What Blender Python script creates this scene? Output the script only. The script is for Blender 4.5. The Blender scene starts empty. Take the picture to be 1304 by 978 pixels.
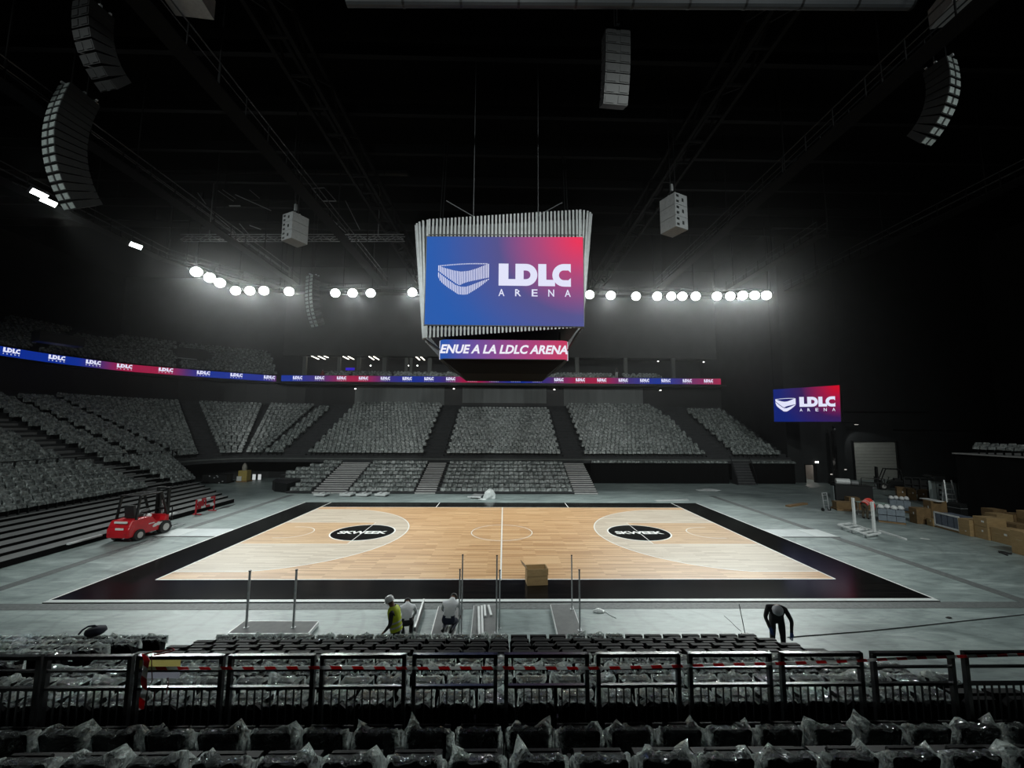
import bpy, bmesh, math, random
import numpy as np
from mathutils import Vector, Matrix
random.seed(7); rng = np.random.default_rng(7)
sc = bpy.context.scene
col = sc.collection
PI = math.pi

# ---------------------------------------------------------------- camera (solved from the 28 x 15 m court lines)
IW, IH, F = 1304.0, 978.0, 520.33
CAM = Vector((0.0969, -25.0926, 6.3292))
PITCH, YAW, ROLL = 0.10278098, -0.01830567, 0.0057537
def ray(px, py):
    u, v = px - IW/2, py - IH/2
    c, s = math.cos(ROLL), math.sin(ROLL)
    u, v = u*c + v*s, -u*s + v*c
    x, dep, up = u/F, 1.0, -v/F
    c, s = math.cos(PITCH), math.sin(PITCH)
    y, z = dep*c - up*s, dep*s + up*c
    c, s = math.cos(YAW), math.sin(YAW)
    return Vector((x*c - y*s, x*s + y*c, z))
def atz(px, py, z=0.0):
    d = ray(px, py); return CAM + d*((z - CAM.z)/d.z)
def aty(px, py, y):
    d = ray(px, py); return CAM + d*((y - CAM.y)/d.y)
def atx(px, py, x):
    d = ray(px, py); return CAM + d*((x - CAM.x)/d.x)
cd = bpy.data.cameras.new('camera'); cam = bpy.data.objects.new('camera', cd); col.objects.link(cam)
fw = ray(652, 489); rt = (ray(752, 489) - fw).normalized(); up_ = (ray(652, 389) - fw).normalized()
cam.matrix_world = Matrix.Translation(CAM) @ Matrix((rt, up_, -fw.normalized())).transposed().to_4x4()
cd.sensor_fit = 'HORIZONTAL'; cd.sensor_width = 36.0; cd.lens = F*36.0/IW; cd.clip_end = 400; cd.clip_start = 0.05
sc.camera = cam

# ---------------------------------------------------------------- world, exposure
wd = bpy.data.worlds.new('world'); sc.world = wd; wd.use_nodes = True
wd.node_tree.nodes['Background'].inputs[0].default_value = (0.5, 0.6, 0.62, 1)
wd.node_tree.nodes['Background'].inputs[1].default_value = 0.0
vs = sc.view_settings
vs.view_transform = 'Standard'; vs.look = 'None'; vs.exposure = 0.0; vs.gamma = 1.0; vs.use_curve_mapping = False
sc.cycles.use_denoising = True
sc.cycles.max_bounces = 6; sc.cycles.diffuse_bounces = 3; sc.cycles.glossy_bounces = 3
sc.cycles.transparent_max_bounces = 16; sc.cycles.sample_clamp_indirect = 4.0
sc.cycles.caustics_reflective = False; sc.cycles.caustics_refractive = False

# the house lights: floods on the roof catwalk ring, aimed at the court
LIGHTC = (0.93, 1.0, 0.97)
def spot(name, loc, aim, watt, size=math.radians(80), blend=0.7, r=0.35):
    l = bpy.data.lights.new(name, 'SPOT'); l.energy = watt; l.spot_size = size; l.spot_blend = blend
    l.shadow_soft_size = r; l.color = LIGHTC
    o = bpy.data.objects.new(name, l); col.objects.link(o); o.location = loc
    o.rotation_euler = (Vector(aim) - Vector(loc)).to_track_quat('-Z', 'Y').to_euler()
    return o

# ---------------------------------------------------------------- helpers
def R3(rz=0, rx=0, ry=0):
    return Matrix.Rotation(rz, 3, 'Z') @ Matrix.Rotation(ry, 3, 'Y') @ Matrix.Rotation(rx, 3, 'X')
class MB:
    """collects shapes; build() links them as ONE mesh object"""
    def __init__(s): s.v = []; s.f = []; s.m = []
    def add(s, vs, fs, mi=0):
        b = len(s.v); s.v += [tuple(q) for q in vs]
        s.f += [tuple(b+i for i in f) for f in fs]; s.m += [mi]*len(fs)
        return s
    def box(s, c, d, rot=None, mi=0, taper=1.0):
        hx, hy, hz = d[0]/2, d[1]/2, d[2]/2
        pts = []
        for z in (-hz, hz):
            t = taper if z > 0 else 1.0
            pts += [Vector((-hx*t, -hy*t, z)), Vector((hx*t, -hy*t, z)), Vector((hx*t, hy*t, z)), Vector((-hx*t, hy*t, z))]
        if rot is not None: pts = [rot @ p for p in pts]
        c = Vector(c)
        return s.add([p+c for p in pts], [(3,2,1,0),(4,5,6,7),(0,1,5,4),(1,2,6,5),(2,3,7,6),(3,0,4,7)], mi)
    def bb(s, a, b, mi=0):
        return s.box([(a[i]+b[i])/2 for i in range(3)], [abs(b[i]-a[i]) for i in range(3)], None, mi)
    def cyl(s, p0, p1, r0, r1=None, n=10, cap=True, mi=0):
        r1 = r0 if r1 is None else r1
        p0, p1 = Vector(p0), Vector(p1); ax = (p1-p0).normalized()
        t = Vector((0,0,1)) if abs(ax.z) < .9 else Vector((1,0,0))
        a = ax.cross(t).normalized(); b = ax.cross(a)
        vs = []
        for p, r in ((p0, r0), (p1, r1)):
            vs += [p + (a*math.cos(2*PI*i/n) + b*math.sin(2*PI*i/n))*r for i in range(n)]
        fs = [(i, n+i, n+(i+1) % n, (i+1) % n) for i in range(n)]
        if cap: fs += [tuple(range(n)), tuple(range(2*n-1, n-1, -1))]
        return s.add(vs, fs, mi)
    def bar(s, p0, p1, w, h=None, mi=0):
        h = w if h is None else h
        p0, p1 = Vector(p0), Vector(p1); ax = (p1-p0).normalized()
        t = Vector((0,0,1)) if abs(ax.z) < .95 else Vector((0,1,0))
        a = ax.cross(t).normalized()*w/2; b = a.cross(ax).normalized()*h/2
        vs = [p+q for p in (p0, p1) for q in (-a-b, a-b, a+b, -a+b)]
        return s.add(vs, [(3,2,1,0),(4,5,6,7),(0,1,5,4),(1,2,6,5),(2,3,7,6),(3,0,4,7)], mi)
    def tube(s, pts, r, n=6, mi=0):
        for a, b in zip(pts[:-1], pts[1:]): s.cyl(a, b, r, r, n, True, mi)
        return s
    def prism(s, poly, fn, d0, d1, mi=0):
        """poly of (u,v) swept from d0 to d1; fn(u,v,d)->xyz"""
        n = len(poly)
        vs = [fn(u, v, d0) for u, v in poly] + [fn(u, v, d1) for u, v in poly]
        fs = [tuple(range(n-1, -1, -1)), tuple(range(n, 2*n))] + [(i, (i+1) % n, n+(i+1) % n, n+i) for i in range(n)]
        return s.add(vs, fs, mi)
    def lathe(s, prof, c=(0,0,0), n=14, mi=0, rot=None):
        vs = []; c = Vector(c)
        for r, z in prof:
            for i in range(n):
                p = Vector((r*math.cos(2*PI*i/n), r*math.sin(2*PI*i/n), z))
                vs.append((rot @ p if rot is not None else p) + c)
        fs = []
        for k in range(len(prof)-1):
            fs += [(k*n+i, k*n+(i+1) % n, (k+1)*n+(i+1) % n, (k+1)*n+i) for i in range(n)]
        fs += [tuple(range(n-1, -1, -1)), tuple((len(prof)-1)*n+i for i in range(n))]
        return s.add(vs, fs, mi)
    def mesh(s, name, mats, smooth=False):
        me = bpy.data.meshes.new(name); me.from_pydata(s.v, [], s.f)
        for m in (mats if isinstance(mats, (list, tuple)) else [mats]): me.materials.append(m)
        if any(s.m): me.polygons.foreach_set('material_index', s.m)
        if smooth: me.polygons.foreach_set('use_smooth', [True]*len(me.polygons))
        me.update(); return me
    def build(s, name, mats, parent=None, world=False, smooth=False, loc=None, bevel=0):
        if parent is not None and world:
            inv = parent.matrix_basis.inverted(); s.v = [tuple(inv @ Vector(q)) for q in s.v]
        me = s.mesh(name, mats, smooth)
        return link(name, me, parent, loc, bevel)
def link(name, me, parent=None, loc=None, bevel=0, rz=0):
    o = bpy.data.objects.new(name, me); col.objects.link(o)
    if parent is not None: o.parent = parent
    if loc is not None: o.location = loc
    if rz: o.rotation_euler.z = rz
    if bevel:
        b = o.modifiers.new('bevel', 'BEVEL'); b.width = bevel; b.segments = 2; b.limit_method = 'ANGLE'
    return o
def tag(o, label=None, cat=None, group=None, kind=None):
    if label: o['label'] = label
    if cat: o['category'] = cat
    if group: o['group'] = group
    if kind: o['kind'] = kind
    return o
def thing(name, label, cat, loc=(0,0,0), rz=0, group=None):
    o = bpy.data.objects.new(name, None); col.objects.link(o); o.empty_display_size = .2
    o.location = loc; o.rotation_euler = (0, 0, rz)
    return tag(o, label, cat, group)
def dup(root, loc, rz, label=None, group=None):
    r = root.copy(); col.objects.link(r); r.location = loc; r.rotation_euler = (0, 0, rz)
    if label: r['label'] = label
    if group: r['group'] = group
    for ch in list(root.children):
        c = ch.copy(); col.objects.link(c); c.parent = r
        for g in ch.children:
            d = g.copy(); col.objects.link(d); d.parent = c
    return r
def struct(o): o['kind'] = 'structure'; return o
def arc2(cx, cy, r, a0, a1, n):
    return [(cx + r*math.cos(a0+(a1-a0)*i/n), cy + r*math.sin(a0+(a1-a0)*i/n)) for i in range(n+1)]
FONT_CACHE = {}
def text_verts(s, size=1.0, spacing=1.0, bold=0.0, shear=0.0, sx=1.0, res=3):
    """flat glyph mesh of a string (verts 2D, faces), left aligned on the baseline"""
    cu = bpy.data.curves.new('t', 'FONT'); cu.body = s; cu.size = size; cu.space_character = spacing
    cu.offset = bold; cu.shear = shear; cu.resolution_u = res; cu.fill_mode = 'FRONT'
    ob = bpy.data.objects.new('t', cu); col.objects.link(ob)
    dg = bpy.context.evaluated_depsgraph_get()
    me = bpy.data.meshes.new_from_object(ob.evaluated_get(dg))
    vs = [(v.co.x*sx, v.co.y) for v in me.vertices]; fs = [tuple(p.vertices) for p in me.polygons]
    bpy.data.objects.remove(ob); bpy.data.curves.remove(cu); bpy.data.meshes.remove(me)
    return vs, fs
def fit_text(mb, s, x0, y0, w, h, fn, mi=0, **kw):
    """glyphs stretched into the box x0..x0+w, y0..y0+h and mapped by fn(u,v)->xyz"""
    vs, fs = text_verts(s, **kw)
    xs = [v[0] for v in vs]; ys = [v[1] for v in vs]
    ax, bx, ay, by = min(xs), max(xs), min(ys), max(ys)
    mb.add([fn(x0+(x-ax)/(bx-ax)*w, y0+(y-ay)/(by-ay)*h) for x, y in vs], fs, mi)

# ---------------------------------------------------------------- materials
MATS = {}
def mat(name, c, rough=.6, metal=0.0, var=0.0, scale=6.0, bump=0.0, bscale=None, spec=.5, c2=None, stretch=None, emit=None, detail=4):
    if name in MATS: return MATS[name]
    m = bpy.data.materials.new(name); m.use_nodes = True; nt = m.node_tree; n = nt.nodes; L = nt.links
    b = n['Principled BSDF']; b.inputs['Roughness'].default_value = rough; b.inputs['Metallic'].default_value = metal
    b.inputs['Specular IOR Level'].default_value = spec
    c = tuple(c)[:3]
    b.inputs['Base Color'].default_value = (*c, 1)
    if var or bump or c2:
        tc = n.new('ShaderNodeTexCoord'); mp = n.new('ShaderNodeMapping'); L.new(tc.outputs['Object'], mp.inputs[0])
        if stretch: mp.inputs['Scale'].default_value = stretch
        nz = n.new('ShaderNodeTexNoise'); nz.inputs['Scale'].default_value = scale; nz.inputs['Detail'].default_value = detail
        L.new(mp.outputs[0], nz.inputs['Vector'])
        if var or c2:
            rp = n.new('ShaderNodeValToRGB'); L.new(nz.outputs['Fac'], rp.inputs[0])
            rp.color_ramp.elements[0].position = .3; rp.color_ramp.elements[1].position = .7
            ca = tuple(max(0, q*(1-var)) for q in c); cb = c2 if c2 else tuple(min(1, q*(1+var)) for q in c)
            if c2: ca = c
            rp.color_ramp.elements[0].color = (*ca, 1); rp.color_ramp.elements[1].color = (*cb, 1)
            L.new(rp.outputs[0], b.inputs['Base Color'])
        if bump:
            bz = n.new('ShaderNodeTexNoise'); bz.inputs['Scale'].default_value = bscale or scale*4; bz.inputs['Detail'].default_value = 3
            L.new(mp.outputs[0], bz.inputs['Vector'])
            bp = n.new('ShaderNodeBump'); bp.inputs['Strength'].default_value = bump; bp.inputs['Distance'].default_value = .02
            L.new(bz.outputs['Fac'], bp.inputs['Height']); L.new(bp.outputs[0], b.inputs['Normal'])
    if emit:
        b.inputs['Emission Color'].default_value = (*emit[0], 1); b.inputs['Emission Strength'].default_value = emit[1]
    MATS[name] = m; return m
def glow(name, c, strength):
    if name in MATS: return MATS[name]
    m = bpy.data.materials.new(name); m.use_nodes = True; nt = m.node_tree; nt.nodes.clear()
    e = nt.nodes.new('ShaderNodeEmission'); e.inputs[0].default_value = (*c, 1); e.inputs[1].default_value = strength
    o = nt.nodes.new('ShaderNodeOutputMaterial'); nt.links.new(e.outputs[0], o.inputs[0])
    MATS[name] = m; return m
def thin(name, c, c_tl=None, w=.5):
    """thin sheet (tape, paper): light shows through it"""
    if name in MATS: return MATS[name]
    m = bpy.data.materials.new(name); m.use_nodes = True; nt = m.node_tree; n = nt.nodes; L = nt.links; b = n['Principled BSDF']; out = n['Material Output']
    b.inputs['Base Color'].default_value = (*c, 1); b.inputs['Roughness'].default_value = .5
    nz = n.new('ShaderNodeTexNoise'); nz.inputs['Scale'].default_value = 12
    tl = n.new('ShaderNodeBsdfTranslucent'); tl.inputs[0].default_value = (*(c_tl or c), 1)
    mx = n.new('ShaderNodeMixShader'); mr = n.new('ShaderNodeMapRange'); mr.inputs[3].default_value = w-.08; mr.inputs[4].default_value = w+.08
    L.new(nz.outputs['Fac'], mr.inputs[0]); L.new(mr.outputs[0], mx.inputs[0]); L.new(b.outputs[0], mx.inputs[1]); L.new(tl.outputs[0], mx.inputs[2]); L.new(mx.outputs[0], out.inputs[0])
    MATS[name] = m; return m
def S(r, g, b):
    f = lambda q: (q/255/12.92) if q/255 <= .04045 else ((q/255+.055)/1.055)**2.4
    return (f(r), f(g), f(b))

M_black = mat('black_paint', (.008,.0085,.009), .55, var=.25, scale=3)
M_blackmetal = mat('black_metal', (.010,.0105,.011), .35, .2, var=.2, scale=8)
M_seatblack = mat('seat_black', (.0042,.0042,.0047), .5, var=.3, scale=5, spec=.045)
M_steel = mat('galvanised_steel', (.42,.44,.45), .4, .15, var=.18, scale=12)
M_alu = mat('aluminium', (.60,.62,.62), .35, .25, var=.1, scale=10)
M_white = mat('white_paint', (.72,.74,.74), .4, var=.06, scale=6)
M_card = mat('cardboard', S(158,132,92), .85, var=.14, scale=3, bump=.1, bscale=30, stretch=(1,1,3))
M_card2 = mat('cardboard_dark', S(118,94,62), .85, var=.2, scale=3, bump=.1, bscale=30)
M_wood = mat('pallet_wood', S(140,112,78), .8, var=.3, scale=4, stretch=(1,8,8), bump=.2)
M_rubber = mat('tyre_rubber', (.012,.012,.012), .75, var=.2, scale=20)
M_red = mat('red_paint', S(190,22,34), .35, var=.1, scale=4)
M_redp = mat('red_plastic', S(176,26,40), .5, var=.12, scale=9)
M_wall = mat('wall_black_panel', (.016,.0175,.0185), .7, var=.25, scale=.6, bump=.05)
M_wallgrey = mat('wall_grey_panel', (.14,.15,.15), .7, var=.12, scale=.8, stretch=(3,3,.2))
M_concrete_dark = mat('dark_concrete', (.030,.032,.034), .8, var=.3, scale=2, bump=.1)
M_step = mat('step_tread', (.16,.165,.165), .7, var=.15, scale=2.5, bump=.05)
M_stepdark = mat('step_dark', (.03,.031,.034), .7, var=.2, scale=2.5)
M_paper = mat('paper', (.7,.7,.68), .7, var=.05, scale=5)
M_lens = glow('flood_lens', (.95,1.0,.97), 14.0)
M_tube = glow('tube_light', (1.0,.93,.78), 5.0)
M_pin = glow('small_lamp', (1.0,.98,.92), 6.0)
M_spk = mat('speaker_grey', (.26,.27,.275), .55, var=.1, scale=6)
M_spkdark = mat('speaker_dark', (.013,.0135,.014), .5, var=.2, scale=8)
M_printwhite = glow('screen_white', S(226,228,250), 1.0)

# ---------------------------------------------------------------- surface materials
def nodes_mat(name):
    m = bpy.data.materials.new(name); m.use_nodes = True
    return m, m.node_tree.nodes, m.node_tree.links, m.node_tree.nodes['Principled BSDF']
def ramp(n, L, src, stops):
    r = n.new('ShaderNodeValToRGB'); L.new(src, r.inputs[0]); e = r.color_ramp.elements
    while len(e) < len(stops): e.new(.5)
    for q, (p, c) in zip(e, stops): q.position = p; q.color = (*c, 1)
    return r
def floor_mat():
    m, n, L, b = nodes_mat('polished_concrete')
    tc = n.new('ShaderNodeTexCoord')
    mp = n.new('ShaderNodeMapping'); mp.inputs['Scale'].default_value = (.35, .9, 1); L.new(tc.outputs['Object'], mp.inputs[0])
    a = n.new('ShaderNodeTexNoise'); a.inputs['Scale'].default_value = .9; a.inputs['Detail'].default_value = 8; a.inputs['Roughness'].default_value = .62; a.inputs['Distortion'].default_value = 1.2
    L.new(mp.outputs[0], a.inputs['Vector'])
    r1 = ramp(n, L, a.outputs['Fac'], [(.30, (.145,.182,.180)), (.5, (.232,.282,.277)), (.72, (.36,.42,.412))])
    # tyre arcs and scuffs left by the trucks
    w = n.new('ShaderNodeTexWave'); w.wave_type = 'RINGS'; w.rings_direction = 'Z'; w.inputs['Scale'].default_value = .3; w.inputs['Distortion'].default_value = 14.0
    w.inputs['Detail'].default_value = 3; w.inputs['Detail Scale'].default_value = .6
    mp2 = n.new('ShaderNodeMapping'); mp2.inputs['Location'].default_value = (-21, 3, 0); L.new(tc.outputs['Object'], mp2.inputs[0]); L.new(mp2.outputs[0], w.inputs['Vector'])
    r2 = ramp(n, L, w.outputs['Fac'], [(.0, (.78,.78,.78)), (.16, (1,1,1)), (1.0, (1,1,1))])
    c = n.new('ShaderNodeTexNoise'); c.inputs['Scale'].default_value = .23; c.inputs['Detail'].default_value = 3; L.new(tc.outputs['Object'], c.inputs['Vector'])
    r3 = ramp(n, L, c.outputs['Fac'], [(.35, (.86,.87,.88)), (.65, (1.08,1.08,1.07))])
    m1 = n.new('ShaderNodeMixRGB'); m1.blend_type = 'MULTIPLY'; m1.inputs[0].default_value = .6; L.new(r1.outputs[0], m1.inputs[1]); L.new(r2.outputs[0], m1.inputs[2])
    m2 = n.new('ShaderNodeMixRGB'); m2.blend_type = 'MULTIPLY'; m2.inputs[0].default_value = 1; L.new(m1.outputs[0], m2.inputs[1]); L.new(r3.outputs[0], m2.inputs[2])
    mp3 = n.new('ShaderNodeMapping'); mp3.inputs['Scale'].default_value = (.5, 2.6, 1); mp3.inputs['Rotation'].default_value = (0,0,.12); L.new(tc.outputs['Object'], mp3.inputs[0])
    d = n.new('ShaderNodeTexNoise'); d.inputs['Scale'].default_value = 2.4; d.inputs['Detail'].default_value = 6; d.inputs['Roughness'].default_value = .7; d.inputs['Distortion'].default_value = .8; L.new(mp3.outputs[0], d.inputs['Vector'])
    r4 = ramp(n, L, d.outputs['Fac'], [(.34, (.70,.71,.72)), (.5, (1,1,1)), (.68, (1.14,1.14,1.13))])
    m5 = n.new('ShaderNodeMixRGB'); m5.blend_type = 'MULTIPLY'; m5.inputs[0].default_value = 1; L.new(m2.outputs[0], m5.inputs[1]); L.new(r4.outputs[0], m5.inputs[2]); m2 = m5
    L.new(m2.outputs[0], b.inputs['Base Color'])
    rr = n.new('ShaderNodeMapRange'); rr.inputs[3].default_value = .30; rr.inputs[4].default_value = .58; L.new(a.outputs['Fac'], rr.inputs[0]); L.new(rr.outputs[0], b.inputs['Roughness'])
    return m
def wood_mat(name, stops, rough, mort, spec=.5, bscale=1.0):
    m, n, L, b = nodes_mat(name)
    tc = n.new('ShaderNodeTexCoord')
    br = n.new('ShaderNodeTexBrick'); L.new(tc.outputs['Object'], br.inputs['Vector'])
    br.inputs['Scale'].default_value = 1.0; br.inputs['Brick Width'].default_value = 1.7; br.inputs['Row Height'].default_value = .13
    br.inputs['Mortar Size'].default_value = .002; br.offset = .37; br.inputs['Bias'].default_value = 0
    br.inputs['Color1'].default_value = (0,0,0,1); br.inputs['Color2'].default_value = (1,1,1,1); br.inputs['Mortar'].default_value = (.5,.5,.5,1)
    mp = n.new('ShaderNodeMapping'); mp.inputs['Scale'].default_value = (.5, 7, 1); L.new(tc.outputs['Object'], mp.inputs[0])
    nz = n.new('ShaderNodeTexNoise'); nz.inputs['Scale'].default_value = 1.0; nz.inputs['Detail'].default_value = 5; L.new(mp.outputs[0], nz.inputs['Vector'])
    mx = n.new('ShaderNodeMixRGB'); mx.inputs[0].default_value = .55; L.new(br.outputs['Color'], mx.inputs[1]); L.new(nz.outputs['Fac'], mx.inputs[2])
    r = ramp(n, L, mx.outputs[0], stops)
    L.new(r.outputs[0], b.inputs['Base Color']); b.inputs['Roughness'].default_value = rough
    b.inputs['Specular IOR Level'].default_value = spec
    return m
M_floor = floor_mat()
M_court = wood_mat('court_maple', [(.25, S(170,128,86)), (.5, S(196,154,110)), (.75, S(214,176,132))], .38, 0)
M_pale = wood_mat('court_pale_stain', [(.25, S(176,158,138)), (.5, S(192,176,157)), (.75, S(206,192,174))], .38, 0)
M_key = wood_mat('court_key_wood', [(.25, S(168,130,90)), (.5, S(188,150,108)), (.75, S(202,168,126))], .38, 0)
M_apron = wood_mat('court_black_stain', [(.2, (.0042,.0042,.0045)), (.5, (.0062,.006,.0058)), (.8, (.010,.009,.0085))], .15, 0, .10)
M_line = mat('court_white_line', (.80,.80,.78), .4, var=.03, scale=3)
M_trench = mat('trench_cover', (.085,.096,.096), .6, var=.35, scale=9, bump=.4, bscale=22)

# ---------------------------------------------------------------- the hall
def slab(name, a, b, m): return struct(MB().bb(a, b).build(name, m))
slab('floor', (-60, -34, -.3), (62, 44, 0), M_floor)
slab('ceiling', (-66, -40, 31), (66, 46, 31.4), mat('ceiling_black', (.0022,.0023,.0024), .9, var=.2, scale=1, spec=.05))
slab('wall_back', (-66, 43.0, 0), (66, 43.5, 31), M_wall)
slab('wall_left', (-64.5, -34, 0), (-64, 43, 31), M_wall)
slab('wall_right', (62, -34, 0), (62.5, 43, 31), M_wall)

# wall of the stage end: closes the far right corner, with a personnel door and a dock door
dL, dR = aty(1026.5, 615, 22.6), aty(1040, 615, 22.6)
dz = aty(1033, 592, 22.6).z
oL, oR = aty(1089, 612, 25.2), aty(1146, 612, 25.2); oz = aty(1118, 562.5, 25.2).z
w = MB()
w.bb((33.2, 22.6, 0), (dL.x, 23.0, 31)); w.bb((dR.x, 22.6, 0), (39.5, 23.0, 31)); w.bb((dL.x, 22.6, dz), (dR.x, 23.0, 31))
w.bb((33.2, 23.0, 0), (33.6, 43.0, 31))
w.bb((39.5, 22.6, 0), (39.9, 25.2, 31))
w.bb((39.5, 25.2, 0), (oL.x, 25.6, 31)); w.bb((oR.x, 25.2, 0), (62, 25.6, 31)); w.bb((oL.x, 25.2, oz), (oR.x, 25.6, 31))
struct(w.build('wall_stage', M_wall))
# ledge line that runs along the stage wall
struct(MB().bb((oR.x-.3, 25.05, 6.05), (62, 25.2, 6.2)).bb((39.9, 24.9, 8.3), (53, 25.2, 8.45)).build('trim_1', M_blackmetal))
# lit corridor behind the personnel door
cm = mat('corridor_wall', (.30,.28,.26), .8, var=.1, scale=2)
w = MB(); w.bb((dL.x-.6, 26.4, 0), (dR.x+1.6, 26.5, 3)); w.bb((dR.x+1.5, 23.0, 0), (dR.x+1.6, 26.4, 3)); w.bb((dL.x-.6, 23, 0), (dL.x-.5, 26.4, 3)); w.bb((dL.x-.6, 23, 2.9), (dR.x+1.6, 26.5, 3.0))
struct(w.build('wall_corridor', cm))
l = bpy.data.lights.new('corridor_lamp', 'AREA'); l.energy = 26; l.size = .5; l.color = (1, .93, .85)
lo = bpy.data.objects.new('corridor_lamp', l); col.objects.link(lo); lo.location = (dR.x+.4, 24.6, 2.8)
dr = MB().bb((dL.x-.08, 22.52, 0), (dL.x, 22.6, dz+.08)).bb((dR.x, 22.52, 0), (dR.x+.08, 22.6, dz+.08)).bb((dL.x, 22.52, dz), (dR.x, 22.6, dz+.08))
struct(dr.build('door_1', M_blackmetal))
# dock door: slatted roller shutter, seen closed
shut = thing('door_2', None, None, ((oL.x+oR.x)/2, 25.5, 0)); struct(shut)
M_shut = mat('shutter_grey', (.42,.42,.385), .55, var=.06, scale=2)
for k in range(12):
    z0 = oz*k/12
    MB().bb((oL.x, 25.42, z0+.02), (oR.x, 25.5, z0+oz/12)).build('slat', M_shut, shut, True)
for x in (oL.x, oR.x): MB().bb((x-.12, 25.1, 0), (x+.12, 25.25, oz+.12)).build('door_frame', M_blackmetal, shut, True)

# trench covers in the floor and the pale basket-pit lids
def strip(name, a, b, m, label, cat):
    o = MB().bb(a, b).build(name, m); tag(o, label, cat); return o
strip('trench_cover', (-21.8, -10.16, 0), (33.5, -9.66, .008), M_trench, 'long grey trench cover strip in front of the near edge of the court', 'trench cover')
strip('trench_cover', (-19.45, -9.66, 0), (-18.95, 13.3, .008), M_trench, 'grey trench cover strip between the court and the red forklift', 'trench cover')
strip('trench_cover', (19.1, -9.66, 0), (19.6, 13.3, .008), M_trench, 'grey trench cover strip between the court and the cardboard boxes', 'trench cover')
M_lid = mat('pit_lid', (.50,.54,.55), .5, var=.08, scale=1.5)
M_lid2 = mat('pit_lid_bright', (.62,.66,.66), .5, var=.05, scale=1.5)
for sx, nm in ((-1, 'left'), (1, 'right')):
    t = thing('floor_hatch', 'pale floor hatch beside the %s end of the court' % nm, 'floor hatch', (sx*17.8, .05, 0), 0, 'floor hatches at the court ends')
    a, b = (16.14, 18.35), (18.38, 19.7)
    MB().bb((sx*a[0], -.78, .002), (sx*a[1], .9, .014)).build('panel', M_lid, t, True)
    MB().bb((sx*b[0], -.78, .002), (sx*b[1], .9, .016)).build('panel', M_lid2, t, True)
    MB().bb((sx*a[0], -.92, .001), (sx*b[1], -.79, .010)).build('edge_strip', M_blackmetal, t, True)

# ---------------------------------------------------------------- basketball court
ct = thing('basketball_court', 'maple basketball court with black border and white lines', 'court')
MB().bb((-16.1, -9.42, 0), (16.1, 9.5, .040)).build('border', M_apron, ct)
MB().bb((-14, -7.5, .0402), (14, 7.5, .042)).build('playing_surface', M_court, ct)
e = M_alu
MB().bb((-16.17, -9.62, 0), (16.17, -9.42, .039)).build('edge_trim', mat('edge_trim_paint', (.62,.66,.65), .45, var=.05, scale=2), ct)
MB().bb((-16.17, -9.64, 0), (16.17, -9.62, .03)).build('edge_shadow_strip', M_black, ct)  # solid black strip standing in for the shadow line along the edge
for sx in (-1, 1): MB().bb((sx*16.1, -9.42, 0), (sx*16.18, 9.5, .042)).build('edge_trim', M_line, ct)
def flat(poly, z, m, name, h=.0009):
    mb = MB(); n = len(poly)
    mb.add([(x, y, z+h) for x, y in poly], [tuple(range(n))]); return mb.build(name, m, ct)
def line_strip(pts, w, z, name, closed=False):
    mb = MB(); n = len(pts); vs = []
    for i, p in enumerate(pts):
        a = Vector(pts[(i-1) % n] if closed or i else p); b = Vector(pts[(i+1) % n] if closed or i < n-1 else p)
        t = (b-a).normalized(); nn = Vector((-t.y, t.x))*w/2
        vs += [(p[0]+nn.x, p[1]+nn.y, z), (p[0]-nn.x, p[1]-nn.y, z)]
    fs = [(2*i, 2*i+1, (2*i+3) % (2*n), (2*i+2) % (2*n)) for i in range(n if closed else n-1)]
    return mb.add(vs, fs).build(name, M_line, ct)
ZL = .0455
for sx in (-1, 1):
    bx = sx*(14-1.575); th = math.asin(6.6/6.75)
    arcp = [(bx - sx*6.75*math.cos(th*(1-2*i/40)), 6.75*math.sin(th*(1-2*i/40))) for i in range(41)]
    poly = [(sx*14, 6.6)] + arcp + [(sx*14, -6.6)]
    if sx > 0: poly = poly[::1]
    flat(poly, .0425, M_pale, 'three_point_area')
    flat([(sx*14, -2.45), (sx*14, 2.45), (sx*8.2, 2.45), (sx*8.2, -2.45)], .0435, M_key, 'restricted_area')
    line_strip([(sx*14, 6.6)] + arcp + [(sx*14, -6.6)], .06, ZL, 'three_point_line')
    for sy in (-1, 1): line_strip([(sx*14, sy*2.45), (sx*8.2, sy*2.45)], .05, ZL, 'lane_line')
    flat([(sx*8.2 + 1.86*math.cos(2*PI*i/48), 1.86*math.sin(2*PI*i/48)) for i in range(48)], .0443, M_line, 'disc_outline', .0003)
    flat([(sx*8.2 + 1.78*math.cos(2*PI*i/48), 1.78*math.sin(2*PI*i/48)) for i in range(48)], .0449, M_apron, 'black_disc', .0003)
    mb = MB()
    fit_text(mb, 'SKWEEK', sx*8.2-1.42, -.36, 2.84, .62, lambda u, v: (u, v, .0456), bold=.035, spacing=.92)
    mb.build('lettering', M_line, ct)
    line_strip([(sx*8.2, -2.45), (sx*8.2, 2.45)], .035, .046, 'free_throw_line')
    line_strip([(bx + sx*.4, 1.25)] + [(bx - sx*1.25*math.cos(a), 1.25*math.sin(a)) for a in [PI/2*(1-2*i/20) for i in range(21)]] + [(bx + sx*.4, -1.25)], .05, ZL, 'no_charge_arc')
    line_strip([(sx*14, -7.5), (sx*14, 9.4)], .07, ZL, 'baseline')
    line_strip([(sx*5.15, 7.5), (sx*5.15, 9.4)], .06, ZL, 'bench_line')
for sy in (-1, 1): line_strip([(-14, sy*7.5), (14, sy*7.5)], .07, ZL, 'sideline')
line_strip([(0, -7.6), (0, 7.5)], .07, ZL, 'centre_line')
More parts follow.
